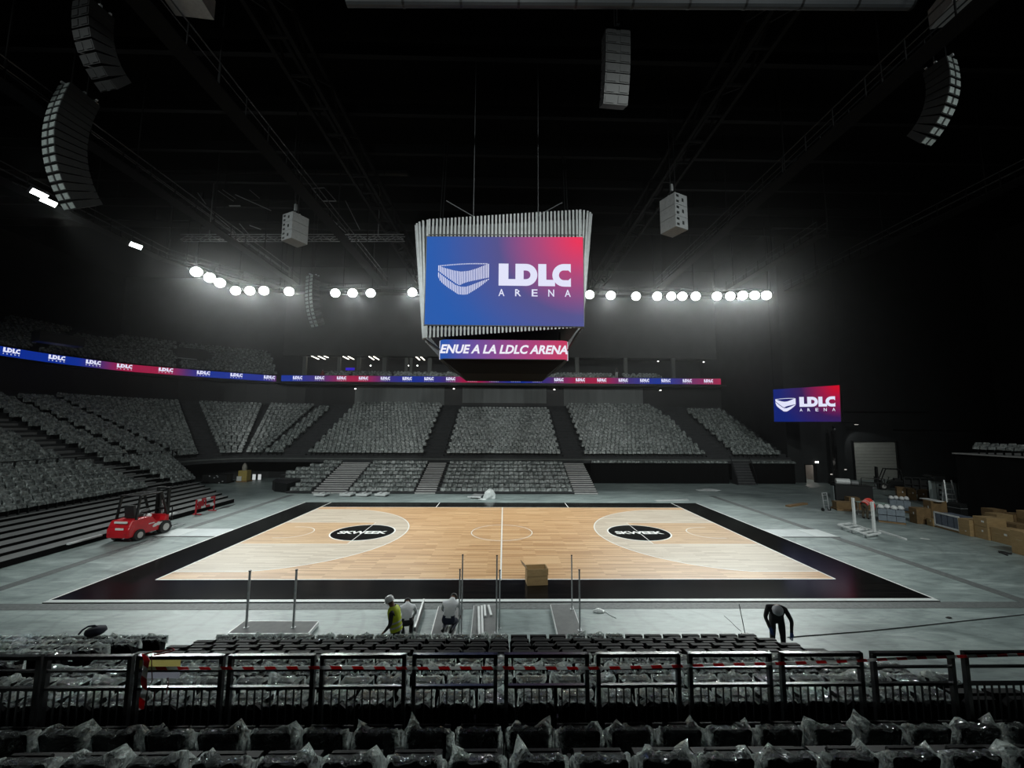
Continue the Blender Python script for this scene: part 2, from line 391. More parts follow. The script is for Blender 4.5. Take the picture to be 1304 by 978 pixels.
line_strip([(1.8*math.cos(2*PI*i/48), 1.8*math.sin(2*PI*i/48)) for i in range(48)], .05, ZL, 'centre_circle', True)

# ---------------------------------------------------------------- roof lamps: flood fixtures on the catwalk ring (lens + housing + yoke; a spot inside)
CZ = 22.0
FLOODS = [(250,346),(267,353.5),(280,360),(300,370),(318,370),(336,370),(368,371),(427,373),(449,373),(472,373),(525,372),
          (751,375),(778,376),(810,377),(837,377),(855,377),(869,377),(886,377),(913,377),(930,377),(946,376),(961,376),(976,376)]
M_house = mat('flood_housing', (.05,.052,.055), .4, .5, var=.1)
def flood_mesh():
    h = MB().lathe([(.10,-.34),(.26,-.30),(.34,-.12),(.40,0),(.40,.04)], n=16)
    g = MB().lathe([(.02,.03),(.36,.035),(.36,.045),(.30,.06),(.12,.075)], n=16)
    y = MB().bar((-.46,0,-.1),(-.46,0,.0),.05).bar((.46,0,-.1),(.46,0,.0),.05)
    y = MB()
    for s in (-1, 1): y.bar((s*.43,0,0),(s*.43,0,-.52),.05,.04)
    y.bar((-.45,0,-.52),(.45,0,-.52),.05,.05)
    return h.mesh('housing', M_house, True), g.mesh('lens', M_lens), y.mesh('yoke', M_blackmetal)
HM, GM, YM = flood_mesh()
FP = [atz(px, py, CZ+.1) for px, py in FLOODS]
LBP = [FP[0]+Vector((-.2,-1.2,.72)), FP[0]+Vector((-.2,.25,.72)), FP[3]+Vector((0,.45,.72)), FP[6]+Vector((0,.5,.72)), FP[9]+Vector((0,.5,.72)), FP[11]+Vector((0,.5,.72)), FP[17]+Vector((0,.5,.72)), FP[22]+Vector((.8,.5,.72))]
def on_beam(p):
    best = None
    for a, b in zip(LBP[:-1], LBP[1:]):
        t = max(0, min(1, (p-a).dot(b-a)/(b-a).length_squared)); q = a.lerp(b, t)
        if best is None or (q-p).length < best[0]: best = ((q-p).length, q)
    return best[1]
def flood(P, aim, watt, label, sc_=1.45, light=True):
    t = thing('flood_light', label, 'flood light', P, 0, 'flood lights on the roof catwalk')
    d = (Vector(aim) - Vector(P)).normalized(); q = d.to_track_quat('Z', 'Y')
    t.rotation_euler = q.to_euler(); t.scale = (sc_,)*3
    for nm, me in (('housing', HM), ('lens', GM), ('yoke', YM)): link(nm, me, t)
    MB().bar(Vector(P)-d*.52*sc_, on_beam(Vector(P)), .06).build('stem', M_blackmetal, t, True)
    if light: spot('flood_beam', Vector(P) + d*.25, aim, watt, math.radians(66), 1.0)
    return t
n = len(FLOODS)
ordn = ['first','second','third','fourth','fifth','sixth','seventh','eighth','ninth','tenth','eleventh','twelfth','thirteenth','fourteenth','fifteenth','sixteenth','seventeenth','eighteenth','nineteenth','twentieth','twenty-first','twenty-second','twenty-third','twenty-fourth','twenty-fifth','twenty-sixth','twenty-seventh','twenty-eighth','twenty-ninth','thirtieth']
FAR_W = 7400
for i, (px, py) in enumerate(FLOODS):
    z = CZ + .1
    P = atz(px, py, z)
    aim = (P.x*.16, -4, 0)
    if px < 540: lab = 'glaring white flood light, %s from the left in the row left of the big screen' % ordn[i]
    else: lab = 'glaring white flood light, %s from the left in the row right of the big screen' % ordn[i-11]
    flood(P, aim, FAR_W if i % 2 == 0 else 0, lab, light=(i % 2 == 0))
for (px, py, lab) in ((50,247,'upper half of the bright lamp pair below the big left speaker array'), (62,257,'lower half of the bright lamp pair below the big left speaker array'), (173,313,'lone bright lamp high on the dark left wall')):
    P = atz(px, py, CZ+.1)
    q = thing('side_lamp', lab, 'lamp', P)
    q.rotation_euler = (Vector((0,0,0)) - P).to_track_quat('Z','Y').to_euler()
    MB().box((0,0,-.1),(1.0,.45,.2)).build('housing', M_house, q)
    MB().box((0,0,.01),(.9,.36,.02)).build('lens', M_lens, q)
    MB().bar(P+Vector((-.1,0,.1)), (-34.1, P.y, 22.95), .08).build('bracket', M_blackmetal, q, True)
    spot('side_beam', P + Vector((.5,0,-.1)), (-8, 2, 0), FAR_W*.5, math.radians(46), 1.0)
# the near side of the ring, above and behind the viewer: same floods
for x in (-24, -12, 0, 12, 24):
    P = Vector((x, -26.5, CZ+.1))
    spot('flood_beam', P + Vector((0,.3,-.1)), (x*.9, 18, 3), 11500, math.radians(82), 1.0)

# ---------------------------------------------------------------- stands
T, RZ = .8, .36                      # tread depth, rise of the fixed lower bowl
Z0 = 2.9                             # front edge of the bowl
AC, AR = (-27.0, 16.8), 5.0          # corner arc of the front edge
def path_pts(d, y0=-14.0, x1=33.0, n=12):
    """front edge of the bowl offset outwards by d"""
    p = [(-32-d, y0)]
    p += [(AC[0] - (AR+d)*math.cos(a), AC[1] + (AR+d)*math.sin(a)) for a in [PI/2*i/n for i in range(n+1)]]
    return p + [(x1, 21.8+d)]
def sweep(name, prof, m, parent, path=path_pts, world=True, mats=None, midx=None):
    mb = MB(); rows = [[(x, y, z) for x, y in path(d)] for d, z in prof]
    n = len(rows[0]); vs = [q for r in rows for q in r]; fs = []; mi = []
    for k in range(len(rows)-1):
        for i in range(n-1): fs.append((k*n+i, (k+1)*n+i, (k+1)*n+i+1, k*n+i+1)); mi.append(midx[k] if midx else 0)
    mb.v, mb.f, mb.m = vs, fs, mi
    return mb.build(name, mats or m, parent)
NR = 18
bowl = thing('lower_tier_stand', 'dark stepped concrete lower tier running round the left and far sides', 'stand')
prof = [(0, 2.2), (0, Z0)]; midx = [0]
for k in range(NR):
    prof += [(T*(k+1), Z0+RZ*k), (T*(k+1), Z0+RZ*(k+1))]; midx += [1, 0]
sweep('terrace', prof, None, bowl, mats=[M_concrete_dark, M_stepdark], midx=midx)
sweep('soffit', [(3.5, 2.19), (0, 2.19)], M_black, bowl)
sweep('front_wall', [(3.5, 2.19), (3.5, 0)], M_black, bowl)
M_fascia = mat('fascia_strip', (.11,.12,.115), .5, var=.2, scale=1.2)
sweep('fascia_strip', [(-.05, 2.52), (-.06, 2.64), (0, 2.66)], M_fascia, bowl)
BACK = T*NR
# back wall of the concourse above the last row, set back; grey panels behind the middle blocks
sweep('back_wall', [(BACK, Z0+RZ*NR), (BACK, 12.2)], M_black, bowl)
for (xa, xb, zb) in ((-22.2, -8.9, 9.4), (-6.2, 6.4, 9.6), (9.0, 21.0, 9.4)):
    t = MB().bb((xa, 21.8+BACK-.12, Z0+RZ*NR+.02 if xa != -6.2 else 9.75), (xb, 21.8+BACK-.02, 12.1)); t.build('concourse_panel', M_wallgrey, bowl)
# blank step fronts that make up the wide dark aisles between the blocks
SECT = [(-26.9, -24.9, 16), (-22.2, -8.9, 18), (-6.6, 6.7, 16), (9.2, 23.3, 18), (26.4, 32.2, 16)]
seats_stuff = []          # (kind, x, y, z, heading) for the seats too many to count
for (xa, xb, nr) in SECT:
    for k in range(nr):
        m_ = int((xb-xa)/.5); off = (xb-xa-m_*.5)/2
        if xa == 9.2: nn = m_ - int(max(0, (k-10))*.35)
        else: nn = m_
        for i in range(nn - k % 2): seats_stuff.append((0, xa+off+.25+(i+.5*(k % 2))*.5, 21.8+T*k+.42, Z0+RZ*k, 0.0))
for k in range(17):       # corner blocks on the arc
    r = AR + T*k + .42
    for (a0, a1) in ((2, 20.5), (23.5, 46)):
        L_ = math.radians(a1-a0)*r; m_ = int(L_/.5)
        for i in range(m_):
            a = math.radians(a0) + (i+.5)/m_*math.radians(a1-a0)
            seats_stuff.append((0, AC[0]-r*math.sin(a), AC[1]+r*math.cos(a), Z0+RZ*k, a))
    ae = 46.5 + math.degrees(math.asin(1.95/r)); L_ = math.radians(89-ae)*r; m_ = int(L_/.5)
    for i in range(m_):
        a = math.radians(ae) + (i+.5)/m_*math.radians(89-ae)
        seats_stuff.append((0, AC[0]-r*math.sin(a), AC[1]+r*math.cos(a), Z0+RZ*k, a))
for k in range(16):       # left side
    for (ya, yb) in ((-12, 7.0), (9.3, 12.3), (12.9, 16.6)):
        m_ = int((yb-ya)/.5)
        for i in range(m_ - k % 2): seats_stuff.append((0, -32-T*k-.42, ya+.25+(i+.5*(k % 2))*.5, Z0+RZ*k, PI/2))
# stair flights in the bowl aisles: half steps
def flight(xa, xb, nr, side):
    mb = MB()
    for k in range(nr):
        z = Z0+RZ*k
        if side == 'far': mb.bb((xa, 21.8+T*k, z), (xb, 21.8+T*k+T*.5, z+.005)); mb.bb((xa, 21.8+T*k+T*.5, z), (xb, 21.8+T*(k+1), z+RZ/2))
        else: mb.bb((-32-T*k-T*.5, xa, z), (-32-T*(k+1), xb, z+RZ/2))
    return mb
for i, (xa, xb) in enumerate(((-24.7, -22.4), (-8.7, -6.8), (6.9, 9.0), (23.5, 26.2))):
    flight(xa, xb, 16, 'far').build('stair_flight', M_stepdark, bowl)
flight(7.2, 9.2, 16, 'left').build('stair_flight', M_step, bowl)
mb = MB()
for k in range(16):
    r = AR+T*k+T*.5
    ae = 46.5 + math.degrees(math.asin(1.95/r)); da = math.radians(ae-46.8)/4
    for a in [math.radians(46.8)+da*j for j in range(4)]:
        p = lambda rr, aa, z: (AC[0]-rr*math.sin(aa), AC[1]+rr*math.cos(aa), z)
        z = Z0+RZ*k; v = [p(r,a,z),p(r,a+da,z),p(r+T*.5,a+da,z),p(r+T*.5,a,z)]; v += [(q[0],q[1],z+RZ/2) for q in v]
        mb.add(v, [(4,5,6,7),(0,1,5,4),(1,2,6,5),(2,3,7,6),(3,0,4,7)])
mb.build('stair_flight', M_stepdark, bowl)
# guard rail posts along the front of the left bowl
mb = MB()
g = thing('guard_rail', 'row of short dark guard posts along the front of the left tier', 'railing', (-31.9, 8, Z0))
for i in range(14):
    y = -1.2 + i*1.28
    if 7.0 < y < 9.5: continue
    MB().bar((-31.9, y, Z0), (-31.9, y, Z0+.95), .06, .12).build('post', M_blackmetal, g, True)
MB().bar((-31.9, -2, Z0+.95), (-31.9, 16.4, Z0+.95), .05).build('top_rail', M_blackmetal, g, True)
# telescopic stand on the left: bare grey steps below, wrapped seats above
def step_unit(name, label, cat, loc): return thing(name, label, cat, loc)
lt = thing('telescopic_stand', 'left pulled-out telescopic stand with bare grey steps below wrapped seats', 'stand', (-27, 0, 0))
NL, TL, RL = 12, .84, .245
ZS = [.30, .45, .60, .74, .88, 1.02, 1.17, 1.5, 1.84, 2.18, 2.5, 2.8]
M_stepface = mat('riser_black', (.004,.004,.0042), .8, spec=.1)
for k in range(NL):
    x0 = -21.9 - TL*k; z = ZS[k]; ye = 9.5 + .50*k
    st = MB().bb((x0-TL, -16, z-.035), (x0, ye, z)); st.build('step', M_step, lt, True)
    MB().bb((x0-.05, -16, 0 if k == 0 else ZS[k-1]), (x0+.004, ye-.02, z-.018)).build('riser', M_stepface, lt, True)
    if k >= 6:
        for (ya, yb) in ((-15.5, 7.5), (9.5, ye-.1)):
            m_ = int((yb-ya)/.5)
            for i in range(m_): seats_stuff.append((1, x0-.48, yb-.25-i*.5, z, PI/2))
MB().bb((-21.9-TL*NL+.14, -16, .0), (-21.9-TL*(NL-1), 14.4, ZS[-1]-.1)).build('frame', M_black, lt, True)
mb = MB()
for k in range(6, NL):
    mb.bb((-21.9-TL*k-TL*.5, 7.65, ZS[k]), (-21.9-TL*k-TL, 9.35, ZS[k]+.16))
mb.build('half_steps', M_step, lt, True)
# telescopic stand on the far side, seats folded low and wrapped
ft = thing('telescopic_stand', 'far pulled-out telescopic stand with folded wrapped seats and grey stairs', 'stand', (-6, 18, 0))
NF, TF, RF = 8, .93, .28
XE = [-20.2, -20.6, -21.4, -22.4, -22.6, -22.0, -21.0, -20.2]
for k in range(NF):
    y0 = 14.0 + TF*k; z = .16 + RF*k
    MB().bb((XE[k], y0, z-.08), (9.0, y0+TF, z)).build('step', M_stepdark, ft, True)
    MB().bb((XE[k]+.1, y0+.06, 0 if k == 0 else z-RF), (8.9, y0+.1, z-.08)).build('riser', M_black, ft, True)
    for (xa, xb) in ((XE[k]+.1 if k > 2 else -20.1, -17.9+.02*k), (-14.4, -8.35), (-6.1, 6.6)):
        m_ = int((xb-xa)/.5)
        for i in range(m_): seats_stuff.append((2, xb-.25-i*.5, y0+.55, z, 0.0))
for (xa, xb) in ((-17.7, -14.7), (-8.2, -6.3), (6.75, 8.95)):
    for k in range(NF):
        y0 = 14.0 + TF*k; z = .16+RF*k
        MB().bb((xa, y0, z), (xb, y0+TF*.5, z+.012)).build('stair_tread', M_stepdark, ft, True); MB().bb((xa, y0-.012, max(.02, z-RF/2)), (xb, y0, z-.02)).build('stair_riser', mat('pale_tread', (.50,.495,.49), .6, var=.1, scale=3), ft, True)
        MB().bb((xa, y0+TF*.5, z+RF/2-.02), (xb, y0+TF, z+RF/2)).build('stair_tread', M_stepdark, ft, True); MB().bb((xa, y0+TF*.5+.01, z), (xb, y0+TF, z+RF/2-.02)).build('stair_riser', MATS['pale_tread'], ft, True)
MB().bb((8.9, 14.05, 0), (9.0, 21.4, .1)).build('side_frame', M_blackmetal, ft, True)
mb = MB()
for a in range(8):
    a0, a1 = PI/2+a*PI/8, PI/2+(a+1)*PI/8
mb.prism([(-20.2,14.3),(-20.2,20.5),(-22.3,20.2),(-22.9,19.2),(-23.1,17.8),(-22.7,16.4),(-21.8,15.2)], lambda u,v,d:(u,v,d), 0, .85)
mb.build('curved_skirt', M_black, ft, True)
# retracted stand: black drapes under the bowl to the right, with a folded strip of wrapped seats on top and a stair
rt_ = thing('retracted_stand', 'closed black telescopic stand front below the far right seats', 'stand', (20, 21, 0))
zt = aty(900, 590, 21.65).z
for (xa, xb) in ((9.9, 25.6), (28.2, 33.2)):
    MB().bb((xa, 21.55, 0), (xb, 21.76, zt)).build('front_panel', mat('drape_black', (.005,.005,.0053), .95, var=.3, scale=1.5, stretch=(4,1,.3), spec=.1), rt_, True)
    for i in range(int((xb-xa)/.5)): seats_stuff.append((3, xa+.25+i*.5, 21.5, zt, 0.0))
for k in range(8):
    MB().bb((26.0, 20.4+.16*k, 0), (27.9, 20.4+.16*(k+1), .28*(k+1))).build('stair_step', M_stepdark, rt_, True)
    MB().bb((26.0, 20.4+.16*k, .28*(k+1)), (27.9, 20.45+.16*k, .28*(k+1)+.02)).build('step_nosing', M_step, rt_, True)
for x in (25.85, 28.05):
    MB().bar((x, 20.4, .95), (x, 21.6, 3.1), .05).bar((x, 20.4, 0), (x, 20.4, .95), .05).build('stair_rail', M_blackmetal, rt_, True)
# retracted block at the right edge
rb = thing('retracted_stand', 'tall closed black stand block behind the boxes, wrapped seats on its deck', 'stand', (33, -4, 0))
XB = 34.0
zb = atx(1250, 578.6, XB).z; ye_ = atx(1216, 577, XB).y
MB().bb((XB, -16, 0), (XB+7, ye_, zb-.08)).build('body', MATS['drape_black'], rb, True)
MB().bb((XB-.12, -16, zb-.08), (XB+7, ye_+.1, zb)).build('deck', mat('deck_edge', (.30,.30,.30), .5, var=.1), rb, True)
ys_ = atx(1232, 575, XB).y
for i in range(26): seats_stuff.append((1, XB+.5, ys_-.25-i*.5, zb, -PI/2))

# ---------------------------------------------------------------- wrapping film and seats
def film_mat():
    m = bpy.data.materials.new('clear_plastic_film'); m.use_nodes = True; nt = m.node_tree; n = nt.nodes; L = nt.links; n.clear()
    out = n.new('ShaderNodeOutputMaterial')
    tc = n.new('ShaderNodeTexCoord'); oi = n.new('ShaderNodeObjectInfo')
    ad = n.new('ShaderNodeVectorMath'); ad.operation = 'ADD'; L.new(tc.outputs['Object'], ad.inputs[0])
    cm = n.new('ShaderNodeCombineXYZ'); mu = n.new('ShaderNodeMath'); mu.operation = 'MULTIPLY'; mu.inputs[1].default_value = 37.0; L.new(oi.outputs['Random'], mu.inputs[0])
    L.new(mu.outputs[0], cm.inputs[0]); L.new(mu.outputs[0], cm.inputs[2]); L.new(cm.outputs[0], ad.inputs[1])
    nz = n.new('ShaderNodeTexNoise'); nz.inputs['Scale'].default_value = 6.0; nz.inputs['Detail'].default_value = 2; nz.inputs['Distortion'].default_value = 2.2; L.new(ad.outputs[0], nz.inputs['Vector'])
    vo = n.new('ShaderNodeTexVoronoi'); vo.feature = 'DISTANCE_TO_EDGE'; vo.inputs['Scale'].default_value = 9.0
    mp = n.new('ShaderNodeVectorMath'); mp.operation = 'MULTIPLY_ADD'; mp.inputs[1].default_value = (.35,.35,.35); L.new(nz.outputs['Color'], mp.inputs[0]); L.new(ad.outputs[0], mp.inputs[2]); L.new(mp.outputs[0], vo.inputs['Vector'])
    hh = n.new('ShaderNodeMath'); hh.operation = 'ADD'; L.new(nz.outputs['Fac'], hh.inputs[0]); L.new(vo.outputs['Distance'], hh.inputs[1])
    bp = n.new('ShaderNodeBump'); bp.inputs['Strength'].default_value = 1.0; bp.inputs['Distance'].default_value = .05; L.new(hh.outputs[0], bp.inputs['Height'])
    fr0 = n.new('ShaderNodeMapRange'); fr0.inputs[1].default_value = .32; fr0.inputs[2].default_value = .72; fr0.inputs[3].default_value = .15; fr0.inputs[4].default_value = 1.5; L.new(nz.outputs['Fac'], fr0.inputs[0])
    at = n.new('ShaderNodeAttribute'); at.attribute_name = 'layers'
    fr = n.new('ShaderNodeMath'); fr.operation = 'MULTIPLY'; fr.use_clamp = True; L.new(fr0.outputs[0], fr.inputs[0]); L.new(at.outputs['Fac'], fr.inputs[1])
    cr = n.new('ShaderNodeMapRange'); cr.inputs[1].default_value = .0; cr.inputs[2].default_value = .045; cr.inputs[3].default_value = .45; cr.inputs[4].default_value = 0.0; L.new(vo.outputs['Distance'], cr.inputs[0])
    fm = n.new('ShaderNodeMath'); fm.operation = 'MULTIPLY'; L.new(cr.outputs[0], fm.inputs[0]); L.new(nz.outputs['Fac'], fm.inputs[1])
    fa = n.new('ShaderNodeMath'); fa.operation = 'ADD'; fa.use_clamp = True; L.new(fr.outputs[0], fa.inputs[0]); L.new(fm.outputs[0], fa.inputs[1]); fr = fa
    tr = n.new('ShaderNodeBsdfTransparent'); tr.inputs[0].default_value = (.90,.93,.92,1)
    df = n.new('ShaderNodeBsdfDiffuse'); df.inputs[0].default_value = (.66,.72,.71,1); L.new(bp.outputs[0], df.inputs['Normal'])
    tl = n.new('ShaderNodeBsdfTranslucent'); tl.inputs[0].default_value = (.90,.96,.94,1); L.new(bp.outputs[0], tl.inputs['Normal'])
    m1 = n.new('ShaderNodeMixShader'); m1.inputs[0].default_value = .72; L.new(df.outputs[0], m1.inputs[1]); L.new(tl.outputs[0], m1.inputs[2])
    m2 = n.new('ShaderNodeMixShader'); L.new(fr.outputs[0], m2.inputs[0]); L.new(tr.outputs[0], m2.inputs[1]); L.new(m1.outputs[0], m2.inputs[2])
    gl = n.new('ShaderNodeBsdfGlossy'); gl.inputs['Roughness'].default_value = .09; gl.inputs[0].default_value = (.9,.95,.95,1); L.new(bp.outputs[0], gl.inputs['Normal'])
    m3 = n.new('ShaderNodeMixShader'); m3.inputs[0].default_value = .2; L.new(m2.outputs[0], m3.inputs[1]); L.new(gl.outputs[0], m3.inputs[2])
    L.new(m3.outputs[0], out.inputs[0]); return m
M_film = film_mat()
def wrapped_mat():
    """far seats: black shell seen through its wrap"""
    m, n, L, b = nodes_mat('film_wrapped_seat')
    tc = n.new('ShaderNodeTexCoord')
    nz = n.new('ShaderNodeTexNoise'); nz.inputs['Scale'].default_value = 3.2; nz.inputs['Detail'].default_value = 4; nz.inputs['Roughness'].default_value = .7; L.new(tc.outputs['Object'], nz.inputs['Vector'])
    r = ramp(n, L, nz.outputs['Fac'], [(.34, (.045,.050,.050)), (.5, (.17,.19,.184)), (.68, (.40,.435,.425))])
    L.new(r.outputs[0], b.inputs['Base Color']); b.inputs['Roughness'].default_value = .24
    bp = n.new('ShaderNodeBump'); bp.inputs['Strength'].default_value = .8; bp.inputs['Distance'].default_value = .05; L.new(nz.outputs['Fac'], bp.inputs['Height']); L.new(bp.outputs[0], b.inputs['Normal'])
    return m
M_wrapped = wrapped_mat()

def cover_grid(prof, nx, seedv, puff=.02, ears=2, earh=.14):
    """a bag pulled over a backrest: profile of (y, z, half width, layers of film) swept across x, then crumpled"""
    r = random.Random(seedv); vs = []; lay = []
    ph = [r.uniform(0, 6.3) for _ in range(6)]
    npf = len(prof)
    for j, (py, pz, hw, ly) in enumerate(prof):
        t = j/(npf-1)
        for i in range(nx):
            u = -1 + 2*i/(nx-1); e = max(0, (abs(u)-.66)/.34)
            x = u*(hw + .012*math.sin(3*t*PI+ph[0]) + .010*math.sin(9*t+ph[1]))
            dz = -.035*e*e*(1 if pz > .75 else 0) + .010*math.sin(11*u+ph[2]+5*t)*(1-.5*e)
            dy = puff*(math.sin(6*u+ph[3]+7*t)*.6 + math.sin(13*u+ph[4]-9*t)*.35)*(.35+.65*(1-ly)) + .05*e*(1 if py < 0 else 0)
            vs.append(Vector((x + r.uniform(-.006,.006), py+dy, pz+dz + r.uniform(-.006,.006))))
            lay.append(min(1, ly*(1-e) + e*max(ly, .95)))
    fs = [(j*nx+i, j*nx+i+1, (j+1)*nx+i+1, (j+1)*nx+i) for j in range(npf-1) for i in range(nx-1)]
    top = max(range(npf), key=lambda j: prof[j][1])
    for q in range(ears):                    # corners of the bag that stand up
        if r.random() < .42: continue
        sgn = r.choice((-1, 1)); i = r.choice((1, 2, 3)); i = i if sgn < 0 else nx-1-i
        h = r.uniform(.1, 1.0)**1.4*earh; lean_ = r.uniform(-.05,.05)
        for di, wi in ((-2, .25), (-1, .65), (0, 1), (1, .6), (2, .2)):
            for jj, wgt in ((top+1, .35), (top+2, 1), (top+3, .45)):
                ii = i+di
                if 0 <= ii < nx and jj < npf: vs[jj*nx+ii] += Vector((sgn*.03*wgt*wi+lean_*wgt*wi, r.uniform(-.01,.02)*wgt, (h+.04)*wgt*wi)); lay[jj*nx+ii] = .95
    for i in (0, nx-1):                      # side gussets close the bag at both ends
        m_ = npf//2
        fs += [(j*nx+i, (j+1)*nx+i, (npf-2-j)*nx+i, (npf-1-j)*nx+i) for j in range(m_)]
    vs = [Vector((max(-.243, min(.243, v.x)), v.y, v.z)) for v in vs]
    mb = MB().add(vs, fs); me = mb.mesh('plastic_cover', M_film)
    at = me.attributes.new('layers', 'FLOAT', 'POINT'); at.data.foreach_set('value', lay)
    return me
# seat kind F: fixed arena seat (rounded square back), kind T: telescopic-stand seat (wide back with cut corners)
# local frame: +y is the way the sitter faces, z = 0 on the tread, back plane near y = 0
def rounded(w, h, r, z0, n=4):
    p = []
    for cx, cz, a0 in ((w/2-r, z0+h-r, 0), (-w/2+r, z0+h-r, PI/2)):
        p += [(cx+r*math.cos(a0+PI/2*i/n), cz+r*math.sin(a0+PI/2*i/n)) for i in range(n+1)]
    return [(w/2*.92, z0)] + p + [(-w/2*.92, z0)]
def lean(u, v, d, k=.18, z0=.45): return (u, d - (v-z0)*k, v)
def seat_parts(kind):
    if kind == 'F':
        back = MB().prism(rounded(.385, .42, .045, .40), lean, -.035, .045)
        rail = MB().prism(rounded(.33, .05, .02, .775), lean, .05, .075)
        pan = MB().box((0, .13, .52), (.40, .085, .36), R3(rx=-.12))
        leg = MB().box((0, .05, .20), (.07, .10, .40)).box((0, .05, .012), (.16, .22, .024))
        arm = MB().box((-.225, .14, .58), (.03, .26, .03)).box((-.225, .04, .48), (.026, .04, .2))
    else:
        poly = [(.215,.34),(.232,.40),(.236,.60),(.205,.69),(.145,.75),(-.145,.75),(-.205,.69),(-.236,.60),(-.232,.40),(-.215,.34)]
        back = MB().prism(poly, lean, -.03, .04)
        rail = MB().prism([(.19,.60),(.13,.70),(-.13,.70),(-.19,.60)], lean, .04, .06)
        pan = MB().box((0, .115, .53), (.42, .13, .38), R3(rx=-.14))
        leg = MB().box((0, .05, .19), (.05, .08, .38)).box((0, .05, .012), (.14, .2, .024))
        arm = None
    d = {'backrest': back.mesh('backrest', M_seatblack), 'headroll': rail.mesh('headroll', M_seatblack), 'seat_pan': pan.mesh('seat_pan', M_seatblack), 'pedestal': leg.mesh('pedestal', M_blackmetal)}
    if arm: d['armrest'] = arm.mesh('armrest', M_seatblack)
    return d
SEATF, SEATT = seat_parts('F'), seat_parts('T')
profF = [(-.05,.40,.25,.30),(-.065,.50,.245,.14),(-.085,.60,.243,.06),(-.105,.70,.232,.06),(-.118,.79,.212,.05),(-.118,.825,.208,.10),(-.085,.838,.206,.45),(-.05,.826,.207,.12),(.02,.77,.22,.3),(.10,.70,.235,.45),(.17,.62,.25,.5),(.22,.46,.26,.5)]
profT = [(-.065,.685,.225,.5),(-.088,.735,.18,.35),(-.09,.768,.165,.30),(-.05,.778,.17,.07),(.02,.772,.185,.05),(.09,.765,.20,.05),(.16,.755,.215,.1),(.22,.72,.225,.4),(.235,.62,.23,.5),(.24,.50,.235,.55)]
COVF = [cover_grid(profF, 13, 10+i, .022, 2, .15) for i in range(9)]
COVT = [cover_grid(profT, 11, 40+i, .022, 1, .06) for i in range(8)]

# near stand: eight telescopic rows, then a rail and the fixed rows nearest the viewer
ROWS = []   # (name, y of back top, z tread, kind)
for k in range(8): ROWS.append((-14.0 - .819*k, .20 + .296*k))
ROWA, ROWB, ROWC = (-20.67, 2.54), (-21.50, 2.90), (-22.3, 3.22)
ns = thing('near_stand', 'black stepped stand under the near rows of seats', 'stand', (0, -17, 0))
for k, (y, z) in enumerate(ROWS):
    for (xa, xb) in ((-7.3, 7.2), (-18, -8.5)):
        MB().bb((xa, y-.40, z-.12), (xb, y+.42, z)).build('step', M_stepdark, ns, True)
        MB().bb((xa+.02, y+.36, 0 if k == 0 else ROWS[k-1][1]-.05), (xb-.02, y+.40, z-.12)).build('riser', M_black, ns, True)
    if k < 8: MB().bb((-8.48, y-.40, z-.12), (-7.32, y+.42, z)).build('aisle_step', M_stepdark, ns, True)
nb = thing('near_tier', 'black steps of the fixed tier closest to the viewer', 'stand', (0, -21, 0))
for (y, z) in (ROWA, ROWB, ROWC): MB().bb((-18, y-.42, z-.3), (18, y+.41, z)).build('step', M_stepdark, nb, True)
MB().bb((-18, -20.255, 2.0), (18, -20.135, 2.5)).build('parapet', M_concrete_dark, nb, True)

def proj_px(x, y, z):
    d = Vector((x, y, z)) - CAM
    v = cam.matrix_world.to_3x3().inverted() @ d
    return 652 + F*v.x/(-v.z), 489 - F*v.y/(-v.z)
near_count = 0
def place_seat(kind, x, y, z, cover, label, group, seedv):
    global near_count
    near_count += 1
    t = thing('arena_seat', label, 'seat', (x, y, z), random.uniform(-.01,.01), group)
    for nm, me in (SEATF if kind == 'F' else SEATT).items(): link(nm, me, t)
    if cover:
        c = link('plastic_cover', (COVF if kind == 'F' else COVT)[seedv % (9 if kind == 'F' else 8)], t)
        if (seedv*7) % 3 == 0: c.scale.x = -1
        c['label'] = 'crumpled clear plastic cover'
    return t
def ordinal(i):
    if i < len(ordn): return ordn[i]
    return 'last'
RW = ['front', 'second', 'third', 'fourth', 'fifth', 'sixth', 'seventh', 'eighth']
for k, (y, z) in enumerate(ROWS):
    xs = [-6.98 + .5*i for i in range(28)]
    vis = 0
    for i, x in enumerate(xs):
        px, py = proj_px(x, y, z+.8)
        if k == 7 and 5.55 < x < 5.75: continue
        wrapped = (k >= 4)
        if k == 0: wrapped = px < 655 or (765 < px < 795) or (735 < px < 760)
        if k == 0 and 655 < px < 735: wrapped = False
        if k == 3: wrapped = False
        if k == 7 and x > 5.6: wrapped = False
        if px < -25 or px > 1330 or (k == 0 and False): 
            seats_stuff.append((4, x, y, z, PI)); continue
        lab = '%s seat, %s from the left in the %s row of the near stand' % ('plastic-wrapped' if wrapped else 'bare black', ordinal(vis), RW[k])
        vis += 1
        place_seat('T', x, y, z, wrapped, lab, 'seats of the near stand', i*5+k*3)
    # block left of the aisle
    vis = 0
    lst = [-8.75 - .5*i for i in range(12)]
    for i, x in enumerate(sorted(lst)):
        px, py = proj_px(x, y, z+.8)
        if px < -25: seats_stuff.append((4, x, y, z, PI)); continue
        if k > 4 : seats_stuff.append((4, x, y, z, PI)); continue
        place_seat('T', x, y, z, True, 'wrapped seat, %s from the left in the %s row, block left of the aisle' % (ordinal(vis), RW[k]), 'seats of the block left of the aisle', i*3+k)
        vis += 1
